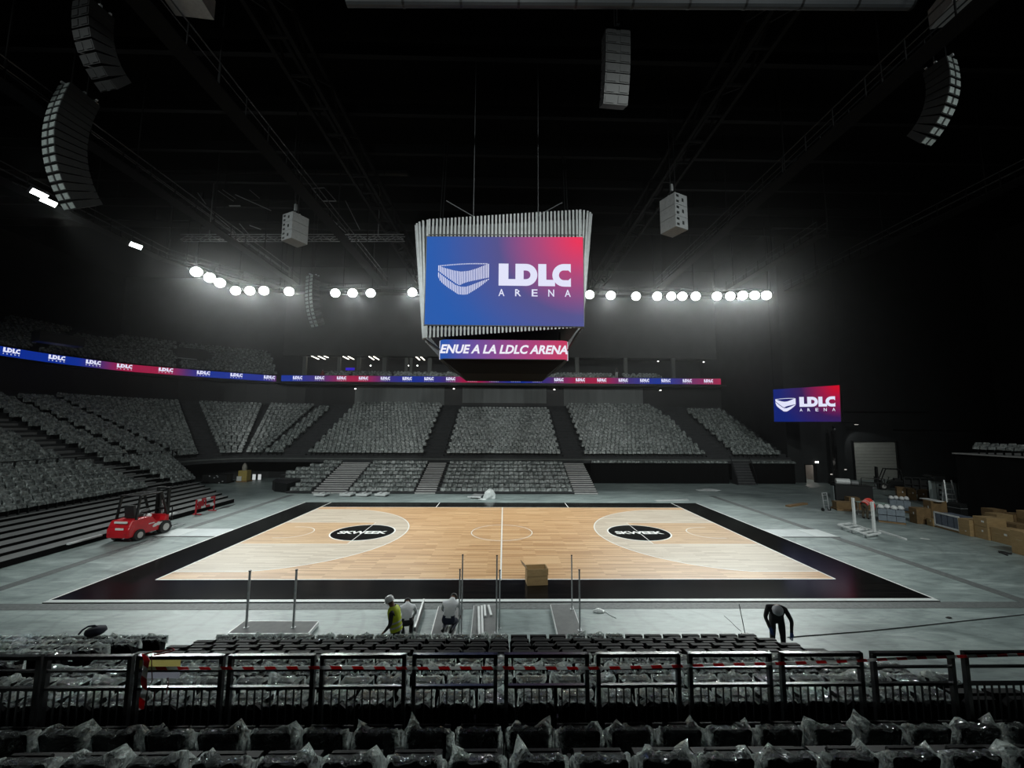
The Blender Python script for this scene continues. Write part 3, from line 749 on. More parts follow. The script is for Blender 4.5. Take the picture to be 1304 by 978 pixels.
for nm, (y, z), dep, x0 in (('row just behind the railing', ROWA, 4.1, None), ('row nearest the viewer', ROWB, 3.3, None)):
    first = atz(96 if dep > 4 else 45, 918 if dep > 4 else 955, z+.84).x
    i0 = -2
    vis = 0
    for i in range(-6, 26):
        x = first + .503*i
        px, py = proj_px(x, y, z+.84)
        if px < -30 or px > 1334:
            if -160 < px < 1464: seats_stuff.append((4, x, y, z, PI))
            continue
        lab = '%s plastic-covered seat from the left in the %s' % (ordinal(vis), nm); vis += 1
        place_seat('F', x, y, z, True, lab, 'covered seats nearest the viewer', i*4+(1 if dep > 4 else 6))
print('near seats', near_count)

# everything further away: one object
def far_seat(kind, r):
    """light meshes, +y away from the sitter's back... the sitter faces -y; z = 0 on the tread"""
    mb = MB(); j = lambda a: r.uniform(-a, a)
    if kind in (0, 1, 4):
        w = .23+j(.01); t = .80+j(.035)
        # wrapped back: cut-corner panel with a puffed front, then the tipped-up pan with its hanging wrap
        pts = [(-w, .34), (-w-.005, .62), (-w*.62, t), (w*.62, t+j(.02)), (w+.005, .62), (w, .34)]
        f = [(x, -.02+j(.03)+(z-.34)*.16, z) for x, z in pts]; b = [(x, .10+j(.02)+(z-.34)*.16, z) for x, z in pts]
        fs = [(5,4,3,2,1,0), (6,7,8,9,10,11)] + [(i, (i+1) % 6, 6+(i+1) % 6, 6+i) for i in range(6)]
        mb.add(f+b, fs, 0)
        y0 = -.20+j(.03)
        p = [(-.21,-.06,.32),(.21,-.06,.32),(.20,y0,.36+j(.03)),(-.20,y0,.36+j(.03)),(-.21,-.03,.60),(.21,-.03,.60),(.19,y0+.05,.58+j(.05)),(-.19,y0+.05,.58+j(.05))]
        mb.add(p, [(3,2,1,0),(4,5,6,7),(0,1,5,4),(1,2,6,5),(2,3,7,6),(3,0,4,7)], 0)
        mb.box((0, .05, .18), (.06, .1, .36), None, 1)
    else:
        h = .30 if kind == 2 else .24
        w = .235+j(.01)
        p = [(-w,-.25+j(.05),.05),(w,-.25+j(.05),.05),(w,.22,.05),(-w,.22,.05),(-w*.9,-.17+j(.06),h+j(.05)),(w*.9,-.17+j(.06),h+j(.05)),(w*.9,.18,h+.04+j(.05)),(-w*.9,.18,h+.04+j(.05))]
        mb.add(p, [(3,2,1,0),(4,5,6,7),(0,1,5,4),(1,2,6,5),(2,3,7,6),(3,0,4,7)], 0)
        mb.box((0, 0, .03), (.3, .3, .06), None, 1)
    return mb
rr = random.Random(3)
VAR = {k: [far_seat(k, rr) for _ in range(7)] for k in range(5)}
V, Fc, MI = [], [], []; base = 0
def emit_seats(lst, name, label, group=None):
    V, Fc, MI = [], [], []; base = 0
    for (k, x, y, z, a) in lst:
        m_ = rr.choice(VAR[k]); arr = np.array(m_.v); c, s = math.cos(a), math.sin(a)
        V.append(np.c_[arr[:,0]*c - arr[:,1]*s + x, arr[:,0]*s + arr[:,1]*c + y, arr[:,2] + z])
        Fc += [tuple(base+i for i in f) for f in m_.f]; MI += m_.m; base += len(arr)
    me = bpy.data.meshes.new(name); me.from_pydata(np.concatenate(V).tolist(), [], Fc)
    me.materials.append(M_wrapped); me.materials.append(M_blackmetal); me.polygons.foreach_set('material_index', MI); me.update()
    o = link(name, me); tag(o, label, 'seats', None, 'stuff'); return o

# ---------------------------------------------------------------- screens, their pictures and lettering
def cmix(a, b, t): return tuple(a[i]*(1-t)+b[i]*t for i in range(3))
def screen_mat(name, blue, mid, red, strength=1.0):
    """gradient picture: red in the upper right corner, blue towards the lower left"""
    m = bpy.data.materials.new(name); m.use_nodes = True; nt = m.node_tree; n = nt.nodes; L = nt.links; n.clear()
    out = n.new('ShaderNodeOutputMaterial'); em = n.new('ShaderNodeEmission'); em.inputs[1].default_value = strength
    tc = n.new('ShaderNodeTexCoord'); sp = n.new('ShaderNodeSeparateXYZ'); L.new(tc.outputs['UV'], sp.inputs[0])
    def math_(op, a, b):
        q = n.new('ShaderNodeMath'); q.operation = op
        for i, v in enumerate((a, b)):
            if isinstance(v, float): q.inputs[i].default_value = v
            else: L.new(v, q.inputs[i])
        return q.outputs[0]
    dx = math_('MULTIPLY', math_('SUBTRACT', 1.0, sp.outputs[0]), 1.0); dy = math_('MULTIPLY', math_('SUBTRACT', 1.0, sp.outputs[1]), .62)
    d = math_('SQRT', math_('ADD', math_('MULTIPLY', dx, dx), math_('MULTIPLY', dy, dy)), 0.0)
    r = ramp(n, L, d, [(.05, red), (.28, cmix(red, mid, .55)), (.55, mid), (.88, cmix(blue, mid, .15)), (1.0, blue)])
    L.new(r.outputs[0], em.inputs[0]); L.new(em.outputs[0], out.inputs[0]); return m
def quad_uv(name, pts, m, parent=None):
    """flat screen quad TL, TR, BR, BL with a 0..1 map"""
    me = bpy.data.meshes.new(name); me.from_pydata([tuple(p) for p in (pts[3], pts[2], pts[1], pts[0])], [], [(0,1,2,3)])
    uv = me.uv_layers.new(name='UVMap')
    for i, c in enumerate(((0,0),(1,0),(1,1),(0,1))): uv.data[i].uv = c
    me.materials.append(m); return link(name, me, parent)
def ring_sector(mb, fn, cx, cy, ri, ro, a0, a1, n, mi=0, fy=1.0):
    vs = []
    for i in range(n+1):
        a = math.radians(a0+(a1-a0)*i/n)
        vs += [fn(cx+ri*math.cos(a), cy+ri*fy*math.sin(a)), fn(cx+ro*math.cos(a), cy+ro*math.sin(a))]
    mb.add(vs, [(2*i, 2*i+1, 2*i+3, 2*i+2) for i in range(n)], mi)
def poly2(mb, fn, pts, mi=0): mb.add([fn(*p) for p in pts], [tuple(range(len(pts)))], mi)
def rect2(mb, fn, a, b, mi=0): poly2(mb, fn, [(a[0],a[1]),(b[0],a[1]),(b[0],b[1]),(a[0],b[1])], mi)
def wordmark(mb, fn, n=12, small=True):
    """the four heavy letters in a 1 x .315 box, spaced thin letters below"""
    rect2(mb, fn, (0,0), (.135,.315)); rect2(mb, fn, (.135,0), (.232,.095))
    rect2(mb, fn, (.232,0), (.345,.315)); rect2(mb, fn, (.345,0), (.385,.095)); rect2(mb, fn, (.345,.22), (.385,.315))
    ring_sector(mb, fn, .378, .1575, .062, .1575, -90, 90, n)
    rect2(mb, fn, (.548,0), (.66,.315)); rect2(mb, fn, (.66,0), (.78,.09))
    ring_sector(mb, fn, .905, .1575, .07, .162, 90, 270, n)
    rect2(mb, fn, (.905,-.0045), (1.0,.0875)); rect2(mb, fn, (.905,.2275), (1.0,.3195))
    poly2(mb, fn, [(.965,.0875),(1.0,.0875),(1.0,.12)]); poly2(mb, fn, [(.965,.2275),(1.0,.195),(1.0,.2275)])
    if small:
        for i, ch in enumerate('ARENA'): fit_text(mb, ch, .0+i*.2285, -.148, .082, .1, fn, res=1, bold=.012)
def interp(tab, u):
    for (a, p), (b, q) in zip(tab[:-1], tab[1:]):
        if a <= u <= b: return p + (q-p)*(u-a)/(b-a)
    return tab[-1][1]
E_UT = [(0,65),(.15,85),(.3,102),(.45,112),(.6,105),(.75,85),(.9,58),(1,42)]
E_UB = [(0,105),(.2,165),(.35,208),(.43,225),(.5,208),(.6,194),(.75,180),(.9,166),(1,158)]
E_LT = [(0,116),(.2,180),(.35,222),(.45,236),(.55,236),(.65,222),(.75,205),(.85,188),(1,166)]
E_LB = [(0,140),(.03,180),(.1,212),(.2,243),(.3,270),(.4,298),(.5,301),(.58,298),(.7,268),(.8,240),(.9,208),(1,172)]
def emblem(mb, fn, bars=34, fill=.55):
    """the striped stadium mark in a 1 x .64 box (v up)"""
    f = lambda u, y: fn(u, (301-y)/410)
    for i in range(bars):
        u0 = (i+.5-fill/2)/bars; u1 = (i+.5+fill/2)/bars; uc = (u0+u1)/2
        for T_, B_ in ((E_UT, E_UB), (E_LT, E_LB)):
            a0, a1, b0, b1 = interp(T_, u0), interp(T_, u1), interp(B_, u0), interp(B_, u1)
            if b0 - a0 > 3: mb.add([f(u0,b0), f(u1,b1), f(u1,a1), f(u0,a0)], [(0,1,2,3)])
        yt = 64 - 24*math.sin(min(1, uc*1.25)*PI/2)
        if uc < .97: mb.add([f(u0,yt+9), f(u1,yt+9), f(u1,yt), f(u0,yt)], [(0,1,2,3)])

# --- centre cube over the court
cz_t = lambda x: 17.75 + .083*x
cz_b = lambda x: 11.22 + .078*x
cube = thing('scoreboard_cube', 'large hanging scoreboard with blue and red screen framed by vertical silver slats', 'scoreboard', (0, 0, 9.3))
cy_ = -4.0
MB().prism([(-4.12,11.3),(4.12,11.7),(4.55,17.6),(-4.55,17.0)], lambda u,v,d:(u,d,v), cy_+.12, 4.0).build('core', M_black, cube, True)
M_slat = mat('silver_slat', (.19,.197,.20), .42, .5, var=.15, scale=4)
zs0, zs1 = aty(545,413.5,cy_).z, aty(545,302,cy_).z
zs0r, zs1r = aty(742,416,cy_).z, aty(742,302.5,cy_).z
xs0, xs1 = aty(544,302,cy_).x, aty(742,302,cy_).x
N_ = 42
for i in range(N_):
    x = xs0 + .1 + (xs1-xs0-.2)*i/(N_-1)
    MB().box((x, cy_+.05, (cz_t(x)+zs1)/2+.02), (.10, .10, cz_t(x)-zs1-.04)).build('slat', M_slat, cube, True)
    MB().box((x, cy_+.05, (cz_b(x)+zs0)/2-.02), (.10, .10, zs0-cz_b(x)-.04)).build('slat', M_slat, cube, True)
MB().bar((xs0, cy_+.02, zs1+.14), (xs1, cy_+.02, zs1r+.14), .06).build('slat_rail', M_blackmetal, cube, True)
for sx in (-1, 1):
    for i in range(6):                      # slats round the corners and along the sides, leaning out at the top
        a = PI/2*i/5
        xb, yb = sx*(4.0+.22*math.sin(a)), cy_+.35-.30*math.cos(a)+.0
        xt, yt = sx*(4.12+.78*math.sin(a)), cy_+.75-.70*math.cos(a)
        MB().bar((xb, yb, cz_b(xb)), (xt, yt, cz_t(xt)-.05), .10, .16).build('slat', M_slat, cube, True)
    for i in range(15):
        y = cy_+1.2+i*.45
        MB().bar((sx*4.22, y, cz_b(sx*4.2)), (sx*4.9, y, cz_t(sx*4.9)-.05), .10, .16).build('slat', M_slat, cube, True)
M_scr = screen_mat('main_screen_picture', S(44,92,172), S(86,84,140), S(232,56,92))
scr = quad_uv('screen', [(xs0,cy_-.06,zs1),(xs1,cy_-.06,zs1r),(xs1,cy_-.06,zs0r),(xs0,cy_-.06,zs0)], M_scr)
scr.parent = cube; scr.matrix_parent_inverse = cube.matrix_basis.inverted()
fr = MB()
fr.bb((xs0-.05,cy_-.05,zs0-.05),(xs1+.05,cy_+.1,zs0)).bb((xs0-.05,cy_-.05,zs1),(xs1+.05,cy_+.1,zs1+.05)).bb((xs0-.05,cy_-.05,zs0),(xs0,cy_+.1,zs1)).bb((xs1,cy_-.05,zs0),(xs1+.05,cy_+.1,zs1))
fr.bb((xs0,cy_-.04,zs0),(xs1,cy_+.1,zs1))
fr.build('screen_frame', M_blackmetal, cube, True)
Wd = xs1-xs0; k = Wd/198.0   # metres per photo pixel on the screen
pz = lambda px, py: (xs0 + (px-544)*k, cy_-.085, zs1 - (py-302)*k)
lg = MB()
ux0, ux1, uy = 540+605/6.36, 540+1183/6.36, 330+222/6.36
sW = (ux1-ux0)*k; o3 = pz(ux0, uy)
wordmark(lg, lambda u, v: (o3[0]+u*sW, o3[1], o3[2]+v*sW), 16)
w1 = lg.build('wordmark', M_printwhite, cube, True)
lg = MB(); ex0, ey = 540+120/6.36, 330+300/6.36; sE = 410/6.36*k; o4 = pz(ex0, ey)
emblem(lg, lambda u, v: (o4[0]+u*sE, o4[1], o4[2]+v*sE), 30, .52)
lg.build('emblem', M_printwhite, cube, True)
# lower ring with running text
ry = -3.0
rx0, rx1 = aty(559,440,ry).x, aty(724,440,ry).x; rz1, rz0 = aty(640,433,ry).z, aty(640,457,ry).z
def ring_path(off=0):
    r = .42; p = []
    for cx, cyy, a0 in ((rx1-r, ry+r, -PI/2), (rx1-r, 3-r, 0), (rx0+r, 3-r, PI/2), (rx0+r, ry+r, PI)):
        p += [(cx+(r+off)*math.cos(a0+PI/2*i/5), cyy+(r+off)*math.sin(a0+PI/2*i/5)) for i in range(6)]
    return p
rp = ring_path(); n_ = len(rp)
me = bpy.data.meshes.new('ring_screen'); me.from_pydata([(x,y,rz0) for x,y in rp]+[(x,y,rz1) for x,y in rp], [], [(i,(i+1)%n_,n_+(i+1)%n_,n_+i) for i in range(n_)])
def attr_glow(name, strength=1.0):
    m = bpy.data.materials.new(name); m.use_nodes = True; nt = m.node_tree; nn = nt.nodes; nn.clear()
    out = nn.new('ShaderNodeOutputMaterial'); em = nn.new('ShaderNodeEmission'); em.inputs[1].default_value = strength
    at = nn.new('ShaderNodeAttribute'); at.attribute_name = 'picture'; nt.links.new(at.outputs['Color'], em.inputs[0]); nt.links.new(em.outputs[0], out.inputs[0]); return m
M_ledattr = attr_glow('led_ribbon_picture')
def paint(me, fn):
    ca = me.color_attributes.new('picture', 'FLOAT_COLOR', 'POINT')
    for i, v in enumerate(me.vertices): ca.data[i].color = (*fn(v.co), 1)
    me.materials.append(M_ledattr)
BL, RD, PU = S(38,84,170), S(200,58,92), S(98,84,140)
def ringc(co):
    t = (co.x-rx0)/(rx1-rx0)
    return cmix(BL, PU, t/.55) if t < .55 else cmix(PU, RD, (t-.55)/.45)
paint(me, ringc)
o = link('ring_screen', me); o.parent = cube; o.matrix_parent_inverse = cube.matrix_basis.inverted()
MB().prism(ring_path(-.01), lambda u,v,d:(u,v,d), rz0-.03, rz0).prism(ring_path(-.01), lambda u,v,d:(u,v,d), rz1, rz1+.03).build('ring_rim', M_blackmetal, cube, True)
for sx, xx in ((-1, rx0), (1, rx1)):
    MB().bb((xx-.03, ry+.38, rz0), (xx+.03, ry+.48, rz1)).build('ring_end_glow', glow('ring_edge_white', S(205,210,225), .9), cube, True)
lg = MB(); z_a, z_b = rz0 + (rz1-rz0)*.26, rz0 + (rz1-rz0)*.74
fit_text(lg, 'ENUE A LA LDLC ARENA', rx0+.06, z_a, rx1-rx0-.12, z_b-z_a, lambda u, v: (u, ry-.03, v), bold=.035, shear=.25)
lg.build('running_text', glow('running_text_white', S(238,236,248), 1.0), cube, True)
# tapered black underside and the struts between body and ring
lo_ = [(-2.45,-2,9.3),(2.6,-2,9.3),(2.6,2,9.3),(-2.45,2,9.3)]; hi_ = [(rx0+.2,ry+.1,rz0-.03),(rx1-.2,ry+.1,rz0-.03),(rx1-.2,2.8,rz0-.03),(rx0+.2,2.8,rz0-.03)]
MB().add(lo_+hi_, [(3,2,1,0),(4,5,6,7),(0,1,5,4),(1,2,6,5),(2,3,7,6),(3,0,4,7)]).build('underside', mat('matt_black', (.004,.004,.0042), .95, spec=.1), cube, True)
for sx, xx in ((-1, rx0), (1, rx1)):
    st = MB()
    for j in (0, .5, 1.0): st.bar((sx*4.15, -3.7+j, cz_b(sx*4.1)), (xx, -2.7+j, rz1-.5), .06)
    st.build('strut', M_blackmetal, cube, True)
    MB().bar((sx*3.1, -2.9, rz1), (sx*3.1, -3.0, 11.5), .12).build('hanger', M_blackmetal, cube, True)
for (px, x) in ((595, -1.9), (692, 2.1)):
    MB().cyl((x, -1, 17.2), (x, -1, 30.9), .025, n=5).build('cable', mat('cable_grey', (.09,.095,.10), .5), cube, True)
for sx in (-1, 1):
    MB().cyl((sx*3.6, -2.4, 17.2), (sx*4.6, 6, 30.9), .035, n=5).cyl((sx*3.75, -2.4, 17.2), (sx*4.8, 6, 30.9), .035, n=5).build('cable', M_blackmetal, cube, True)
    MB().cyl((sx*1.9, -1, 19.2), (sx*3.6, -1, 20.2), .03, n=5).build('cable_spreader', MATS['cable_grey'], cube, True)

# --- wall screen on the right, turned towards the court
d0, d1 = 45.0, 39.6
tl, tr_, br_, bl_ = [CAM + ray(*p)*d for p, d in (((984.5,496),d0),((1069,490.5),d1),((1071,537),d1),((986,537),d0))]
ctr = (tl+tr_+br_+bl_)/4
ws = thing('wall_screen', 'blue and red screen hanging at the far right corner', 'screen', ctr)
s2 = quad_uv('screen', [tl-ctr, tr_-ctr, br_-ctr, bl_-ctr], screen_mat('wall_screen_picture', S(12,32,112), S(52,28,84), S(200,8,36)), ws)
nrm = (tr_-tl).cross(bl_-tl).normalized()
if nrm.dot(CAM-ctr) < 0: nrm = -nrm
bk = MB(); A = [p - ctr - nrm*.02 for p in (tl, tr_, br_, bl_)]; B = [p - nrm*.25 for p in A]
ex = [(a*1.02) for a in A] + [(b*1.02) for b in B]
bk.add(ex, [(0,1,2,3),(7,6,5,4),(0,4,5,1),(1,5,6,2),(2,6,7,3),(3,7,4,0)]).build('casing', M_blackmetal, ws)
U, Vv = (tr_-tl), (bl_-tl)
def on_ws(px, py):   # place by position inside the quad
    u = (px-985)/85.5; v = (py-493)/44.0; v = ((py - (496-5.5*u))/(41+5.5*u))
    return tl.lerp(tr_, u).lerp(bl_.lerp(br_, u), v) - ctr + nrm*.03
lg = MB(); wordmark(lg, lambda u, v: on_ws(1021+44*u, 518-v*40 - u*.6), 10)
lg.build('wordmark', M_printwhite, ws)
lg = MB(); emblem(lg, lambda u, v: on_ws(988+28*u, 524-v*27), 20, .99)
lg.build('emblem', M_printwhite, ws)
for p in (tl, tr_):
    MB().cyl(p-ctr-nrm*.1, Vector((p.x, p.y, 30.9))-ctr-nrm*.1, .025, n=5).build('cable', M_blackmetal, ws)

# --- ribbon boards on the upper tier fronts
RZT = 13.4; RH = .86
pxl = [(-70,429),(0,440.6),(60,450.5),(117,458),(158,463.5),(211,468),(260,472),(302,475),(352,478.5)]
RL_ = [atz(x, y, RZT) for x, y in pxl]
RL_[0] = RL_[1] - (RL_[2]-RL_[1]).normalized()*9
for _ in range(2):                       # round the kinks
    q_ = [RL_[0]]
    for a, b in zip(RL_[:-1], RL_[1:]): q_ += [a.lerp(b, .25), a.lerp(b, .75)]
    RL_ = q_ + [RL_[-1]]
FY = atz(640, 480, RZT).y
FX0, FX1 = aty(358, 484, FY).x, aty(918, 485, FY).x
def wave(t): return cmix(S(14,44,140), S(62,44,110), min(1, t*2)) if t < .5 else cmix(S(62,44,110), S(150,26,66), (t-.5)*2)
LT_ = [(-200,0),(100,0),(155,1),(215,1),(265,0),(335,.1),(352,.6),(400,.6)]
FT_ = [(300,0),(375,0),(440,1),(465,1),(500,.3),(525,0),(560,.3),(590,1),(610,1),(650,.1),(665,0),(700,.5),(735,1),(770,1),(805,.4),(835,0),(850,.1),(880,.7),(918,1),(1000,1)]
def ribbon(name, pts, tab, label):
    t = thing(name, label, 'led ribbon', (pts[0].x, pts[0].y, RZT-RH))
    # resample
    out = []; s_ = 0; cum = [0]
    for a, b in zip(pts[:-1], pts[1:]): cum.append(cum[-1] + (b-a).length)
    tot = cum[-1]; m_ = int(tot/.6)
    for i in range(m_+1):
        q = tot*i/m_
        for j in range(len(pts)-1):
            if cum[j] <= q <= cum[j+1]+1e-6: out.append(pts[j].lerp(pts[j+1], (q-cum[j])/(cum[j+1]-cum[j]))); break
    me = bpy.data.meshes.new(name); n_ = len(out)
    base = Vector(t.location)
    me.from_pydata([tuple(Vector((p.x,p.y,RZT-RH))-base) for p in out]+[tuple(Vector((p.x,p.y,RZT))-base) for p in out], [], [(i,i+1,n_+i+1,n_+i) for i in range(n_-1)])
    ca = me.color_attributes.new('picture', 'FLOAT_COLOR', 'POINT')
    for i in range(n_):
        c = wave(interp(tab, proj_px(*out[i])[0])); ca.data[i].color = (*c,1); ca.data[n_+i].color = (*c,1)
    me.materials.append(M_ledattr); link('picture_strip', me, t)
    mb = MB()
    for a, b in zip(pts[:-1], pts[1:]):
        d = (b-a).normalized(); nn = Vector((-d.y, d.x, 0))   # away from the court on the left side
        o1 = nn*.06; o2 = nn*.30
        v = [a+o1, b+o1, b+o2, a+o2]; v = [Vector((q.x,q.y,RZT-RH-.05)) for q in v]+[Vector((q.x,q.y,RZT+.05)) for q in v]
        mb.add([q-base for q in v], [(3,2,1,0),(4,5,6,7),(0,1,5,4),(1,2,6,5),(2,3,7,6),(3,0,4,7)])
    mb.build('casing', M_blackmetal, t)
    return t
lr = ribbon('led_ribbon', RL_, LT_, 'curved led ribbon board along the left upper tier')
fr_ = ribbon('led_ribbon', [Vector((FX0,FY,RZT)), Vector((FX1,FY,RZT))], FT_, 'long straight led ribbon board across the far side')
lm = MB(); wordmark(lm, lambda u, v: (u-.5, 0, v), 4); LOGO = lm.mesh('ribbon_logo', M_printwhite)
for i in range(20):
    x0, x1 = aty(379, 484, FY).x, aty(902, 485, FY).x
    o = link('ribbon_logo', LOGO, fr_, Vector((x0+(x1-x0)*i/19, FY-.05, RZT-RH*.62))-Vector(fr_.location)); o.scale = (1.32,)*3
for px, py in ((12,446),(70,455),(117,461.5),(158,467),(211,471.5),(259,475.5),(301,478.5),(343,481)):
    # point on the polyline under that pixel column
    best = None
    for a, b in zip(RL_[:-1], RL_[1:]):
        for q in range(21):
            p = a.lerp(b, q/20); e_ = abs(proj_px(p.x, p.y, RZT)[0]-px)
            if best is None or e_ < best[0]: best = (e_, p, (b-a).normalized())
    _, p, d = best; ang = math.atan2(d.y, d.x)
    nn = Vector((d.y, -d.x, 0))
    o = link('ribbon_logo', LOGO, lr, Vector((p.x, p.y, RZT-RH*.60))+nn*.26-Vector(lr.location), rz=ang); o.scale = (1.38,)*3

# ---------------------------------------------------------------- upper tier
ut = thing('upper_tier_stand', 'dark upper tier behind the curved left ribbon board', 'stand', (RL_[0].x, RL_[0].y, 12))
def off_path(d):
    out = []
    for i, p in enumerate(RL_):
        a = RL_[max(0, i-1)]; b = RL_[min(len(RL_)-1, i+1)]; t = (b-a).normalized(); nn = Vector((-t.y, t.x, 0))
        out.append((p.x+nn.x*d, p.y+nn.y*d))
    return out
UR, UT_ = .46, .85
prof = [(.34, RZT-RH-.25), (.34, RZT-.1)]
for k_ in range(11): prof += [(.3+UT_*(k_+1), RZT-.1+UR*k_), (.3+UT_*(k_+1), RZT-.1+UR*(k_+1))]
prof += [(9.7, RZT-.1+UR*11), (9.7, RZT-RH-.3), (.34, RZT-RH-.25)]
sweep('terrace', prof, M_concrete_dark, None, path=off_path).parent = ut
ut.children[0].matrix_parent_inverse = ut.matrix_basis.inverted()
for k_ in range(10):
    pts = [Vector((x, y, 0)) for x, y in off_path(.3+UT_*k_+.45)]
    cum = 0
    for a, b in zip(pts[:-1], pts[1:]):
        L_ = (b-a).length; d = (b-a).normalized(); ang = math.atan2(d.y, d.x)
        q = .25 - cum % .5 if cum % .5 < .25 else .75 - cum % .5
        while q < L_:
            p = a + d*q
            px, py = proj_px(p.x, p.y, RZT+UR*k_)
            if (p.xy - atz(245,452,RZT+2.6).xy).length > 2.3 and not (48 < px-(k_-2)*6 < 66 or 224 < px < 230 or (k_ > 6 and px < 8) or (k_ > 7 and 90 < px < 150)): seats_stuff.append((0, p.x, p.y, RZT-.1+UR*k_, ang))
            q += .5
        cum += L_
# vomitory opening and rail in the left upper tier
vp_ = atz(75, 431, RZT+1.3)
vo_ = thing('vomitory', 'dark vomitory entrance between the left upper seats', 'vomitory', (vp_.x, vp_.y, vp_.z-.6), 1.2)
MB().bb((-1.6,-.8,0),(1.6,.8,.9)).build('wall', M_black, vo_); MB().bb((-1.7,-.9,.9),(1.7,.9,1.0)).build('cap', M_blackmetal, vo_)
vp_ = atz(245, 452, RZT+2.6)
vo_ = thing('vomitory', 'dark vomitory box with a white edge in the corner upper seats', 'vomitory', (vp_.x, vp_.y, vp_.z-.7), .7)
MB().bb((-1.7,-.7,0),(1.7,.7,1.3)).build('wall', M_black, vo_); MB().bb((-1.7,-.8,-.02),(.5,-.72,.08)).build('edge_strip', M_steel, vo_)

# far upper level: lounge behind the straight ribbon
fu = thing('upper_lounge', 'dark lounge level with columns behind the far ribbon board', 'lounge', (0, FY, 12))
MB().bb((FX0-1, FY+.3, RZT-RH-.3), (FX1+1, 43, RZT-RH)).build('slab', M_black, fu, True)
for k_ in range(3): MB().bb((FX0, FY+.4+.8*k_, RZT-RH), (FX1-6, FY+.4+.8*(k_+1), RZT-.35+.3*k_)).build('step', M_concrete_dark, fu, True)
for k_ in range(3):
    m_ = int((FX1-8-FX0-6)/.5)
    for i in range(m_):
        if rr.random() < .9 and abs(FX0+6+i*.5 - aty(789,479,FY+.9).x) > .75: seats_stuff.append((0, FX0+6+i*.5, FY+.85+.8*k_, RZT-.35+.3*k_, 0))
WY = 37.4
zc = aty(450, 453, WY).z
struct(MB().bb((FX0-2, WY, zc), (66, WY+.4, 31)).build('wall_upper', mat('upper_wall_grey', (.034,.035,.034), .8, var=.15, scale=.5, bump=.05)))
MB().bb((FX0-2, WY+.4, zc+.6), (FX1+6, 43, zc+.64)).build('ceiling_panel', M_black, fu, True)
M_col = mat('column_grey', (.10,.105,.10), .7, var=.1)
for px, w_ in ((387,.5),(431,.45),(456,.5),(489,.6),(517,.45),(523,.35),(547,.6),(735,.6),(797,.55),(858,.5)):
    p = aty(px, 470, WY-.3 if px > 700 else WY+1.2)
    MB().bb((p.x-w_/2, p.y, RZT-RH), (p.x+w_/2, p.y+w_, zc)).build('column', M_col, fu, True)
for i, (a, b) in enumerate((((397,453.5),(406,457.5)), ((405.5,453.5),(414,457.5)), ((413,453.5),(418,455.5)), ((437,454),(444,457.5)), ((443.5,454),(450.5,457.5)), ((470,454),(476,458)), ((476,454),(482.5,458)), ((530,454.5),(534.5,458.5)), ((536,454.5),(540.5,458.5)))):
    p0, p1 = aty(a[0], a[1], 40.6), aty(b[0], b[1], 38.6)
    t = thing('tube_light', '%s slanted white tube light from the left under the lounge ceiling' % ordn[i], 'tube light', ((p0+p1)/2), 0, 'tube lights in the far lounge')
    MB().bar(p0, p1, .16, .06).build('tube', M_tube, t, True)
    MB().cyl(p0, (p0.x, p0.y, zc+.6), .012, n=4).cyl(p1, (p1.x, p1.y, zc+.6), .012, n=4).build('hanger', M_blackmetal, t, True)
bar_ = thing('lounge_counter', 'long dark counter at the back of the far lounge', 'counter', (0, 40, RZT-RH))
MB().bb((FX0+3, 39.6, RZT-RH), (0, 40.3, RZT+1.3)).build('body', M_concrete_dark, bar_, True)
MB().bb((FX0+3, 39.5, RZT+1.3), (0, 40.4, RZT+1.38)).build('top', M_col, bar_, True)
p = aty(446, 470, 39.4)
t = thing('lounge_screen', 'small glowing blue screen in the far lounge', 'screen', p)
MB().box((0,0,0),(1.5,.08,.5)).build('casing', M_blackmetal, t); MB().box((0,-.05,0),(1.4,.02,.42)).build('picture', glow('blue_screen', S(48,28,190), .8), t)
MB().box((0,.05,-1),(.08,.08,1.6)).build('stand', M_blackmetal, t)
p = aty(411, 471, 38.9)
t = thing('lounge_standee', 'small dull red upright shape in the far lounge', 'standee', (p.x, p.y, RZT-RH))
MB().cyl((0,0,0),(0,0,2.4),.03,n=6).build('pole', M_steel, t); MB().lathe([(.45,1.2),(.30,1.7),(.04,2.3)], n=8).build('canopy', mat('dull_red', S(110,30,34), .8), t)
# small lamps along the soffits
for i, (px, py, y_) in enumerate(((452.5,495,34.9),(578,495,34.9),(706,496,34.9),(841,497,34.9),(472,465.5,40.8),(520,465.5,40.8),(531.5,465.5,40.8),(838,460,39),(896,461,39))):
    p = aty(px, py, y_)
    words = ['first','second','third','fourth'][i] + ' small white lamp from the left under the far ribbon board' if i < 4 else ['leftmost','second','third','fourth','rightmost'][i-4] + ' pinpoint lamp from the left in the far lounge'
    t = thing('down_light', words, 'lamp', p, 0, 'small lamps of the far side')
    MB().lathe([(.03,-.08),(.12,-.06),(.13,0),(.05,.06)], n=8).build('lens', M_pin, t)
    top = RZT-RH-.3 if i < 4 else zc+.6
    MB().cyl((0,0,.05),(0,0,top-p.z),.02,n=5).build('stem', M_blackmetal, t)
p = atz(245.5, 487.5, 12.0)
t = thing('down_light', 'small white lamp under the corner of the left ribbon board', 'lamp', p)
MB().lathe([(.03,-.08),(.14,-.06),(.15,0),(.05,.06)], n=8).build('lens', M_pin, t); MB().cyl((0,0,.05),(0,0,RZT-RH-.26-12.0),.02,n=5).build('stem', M_blackmetal, t)
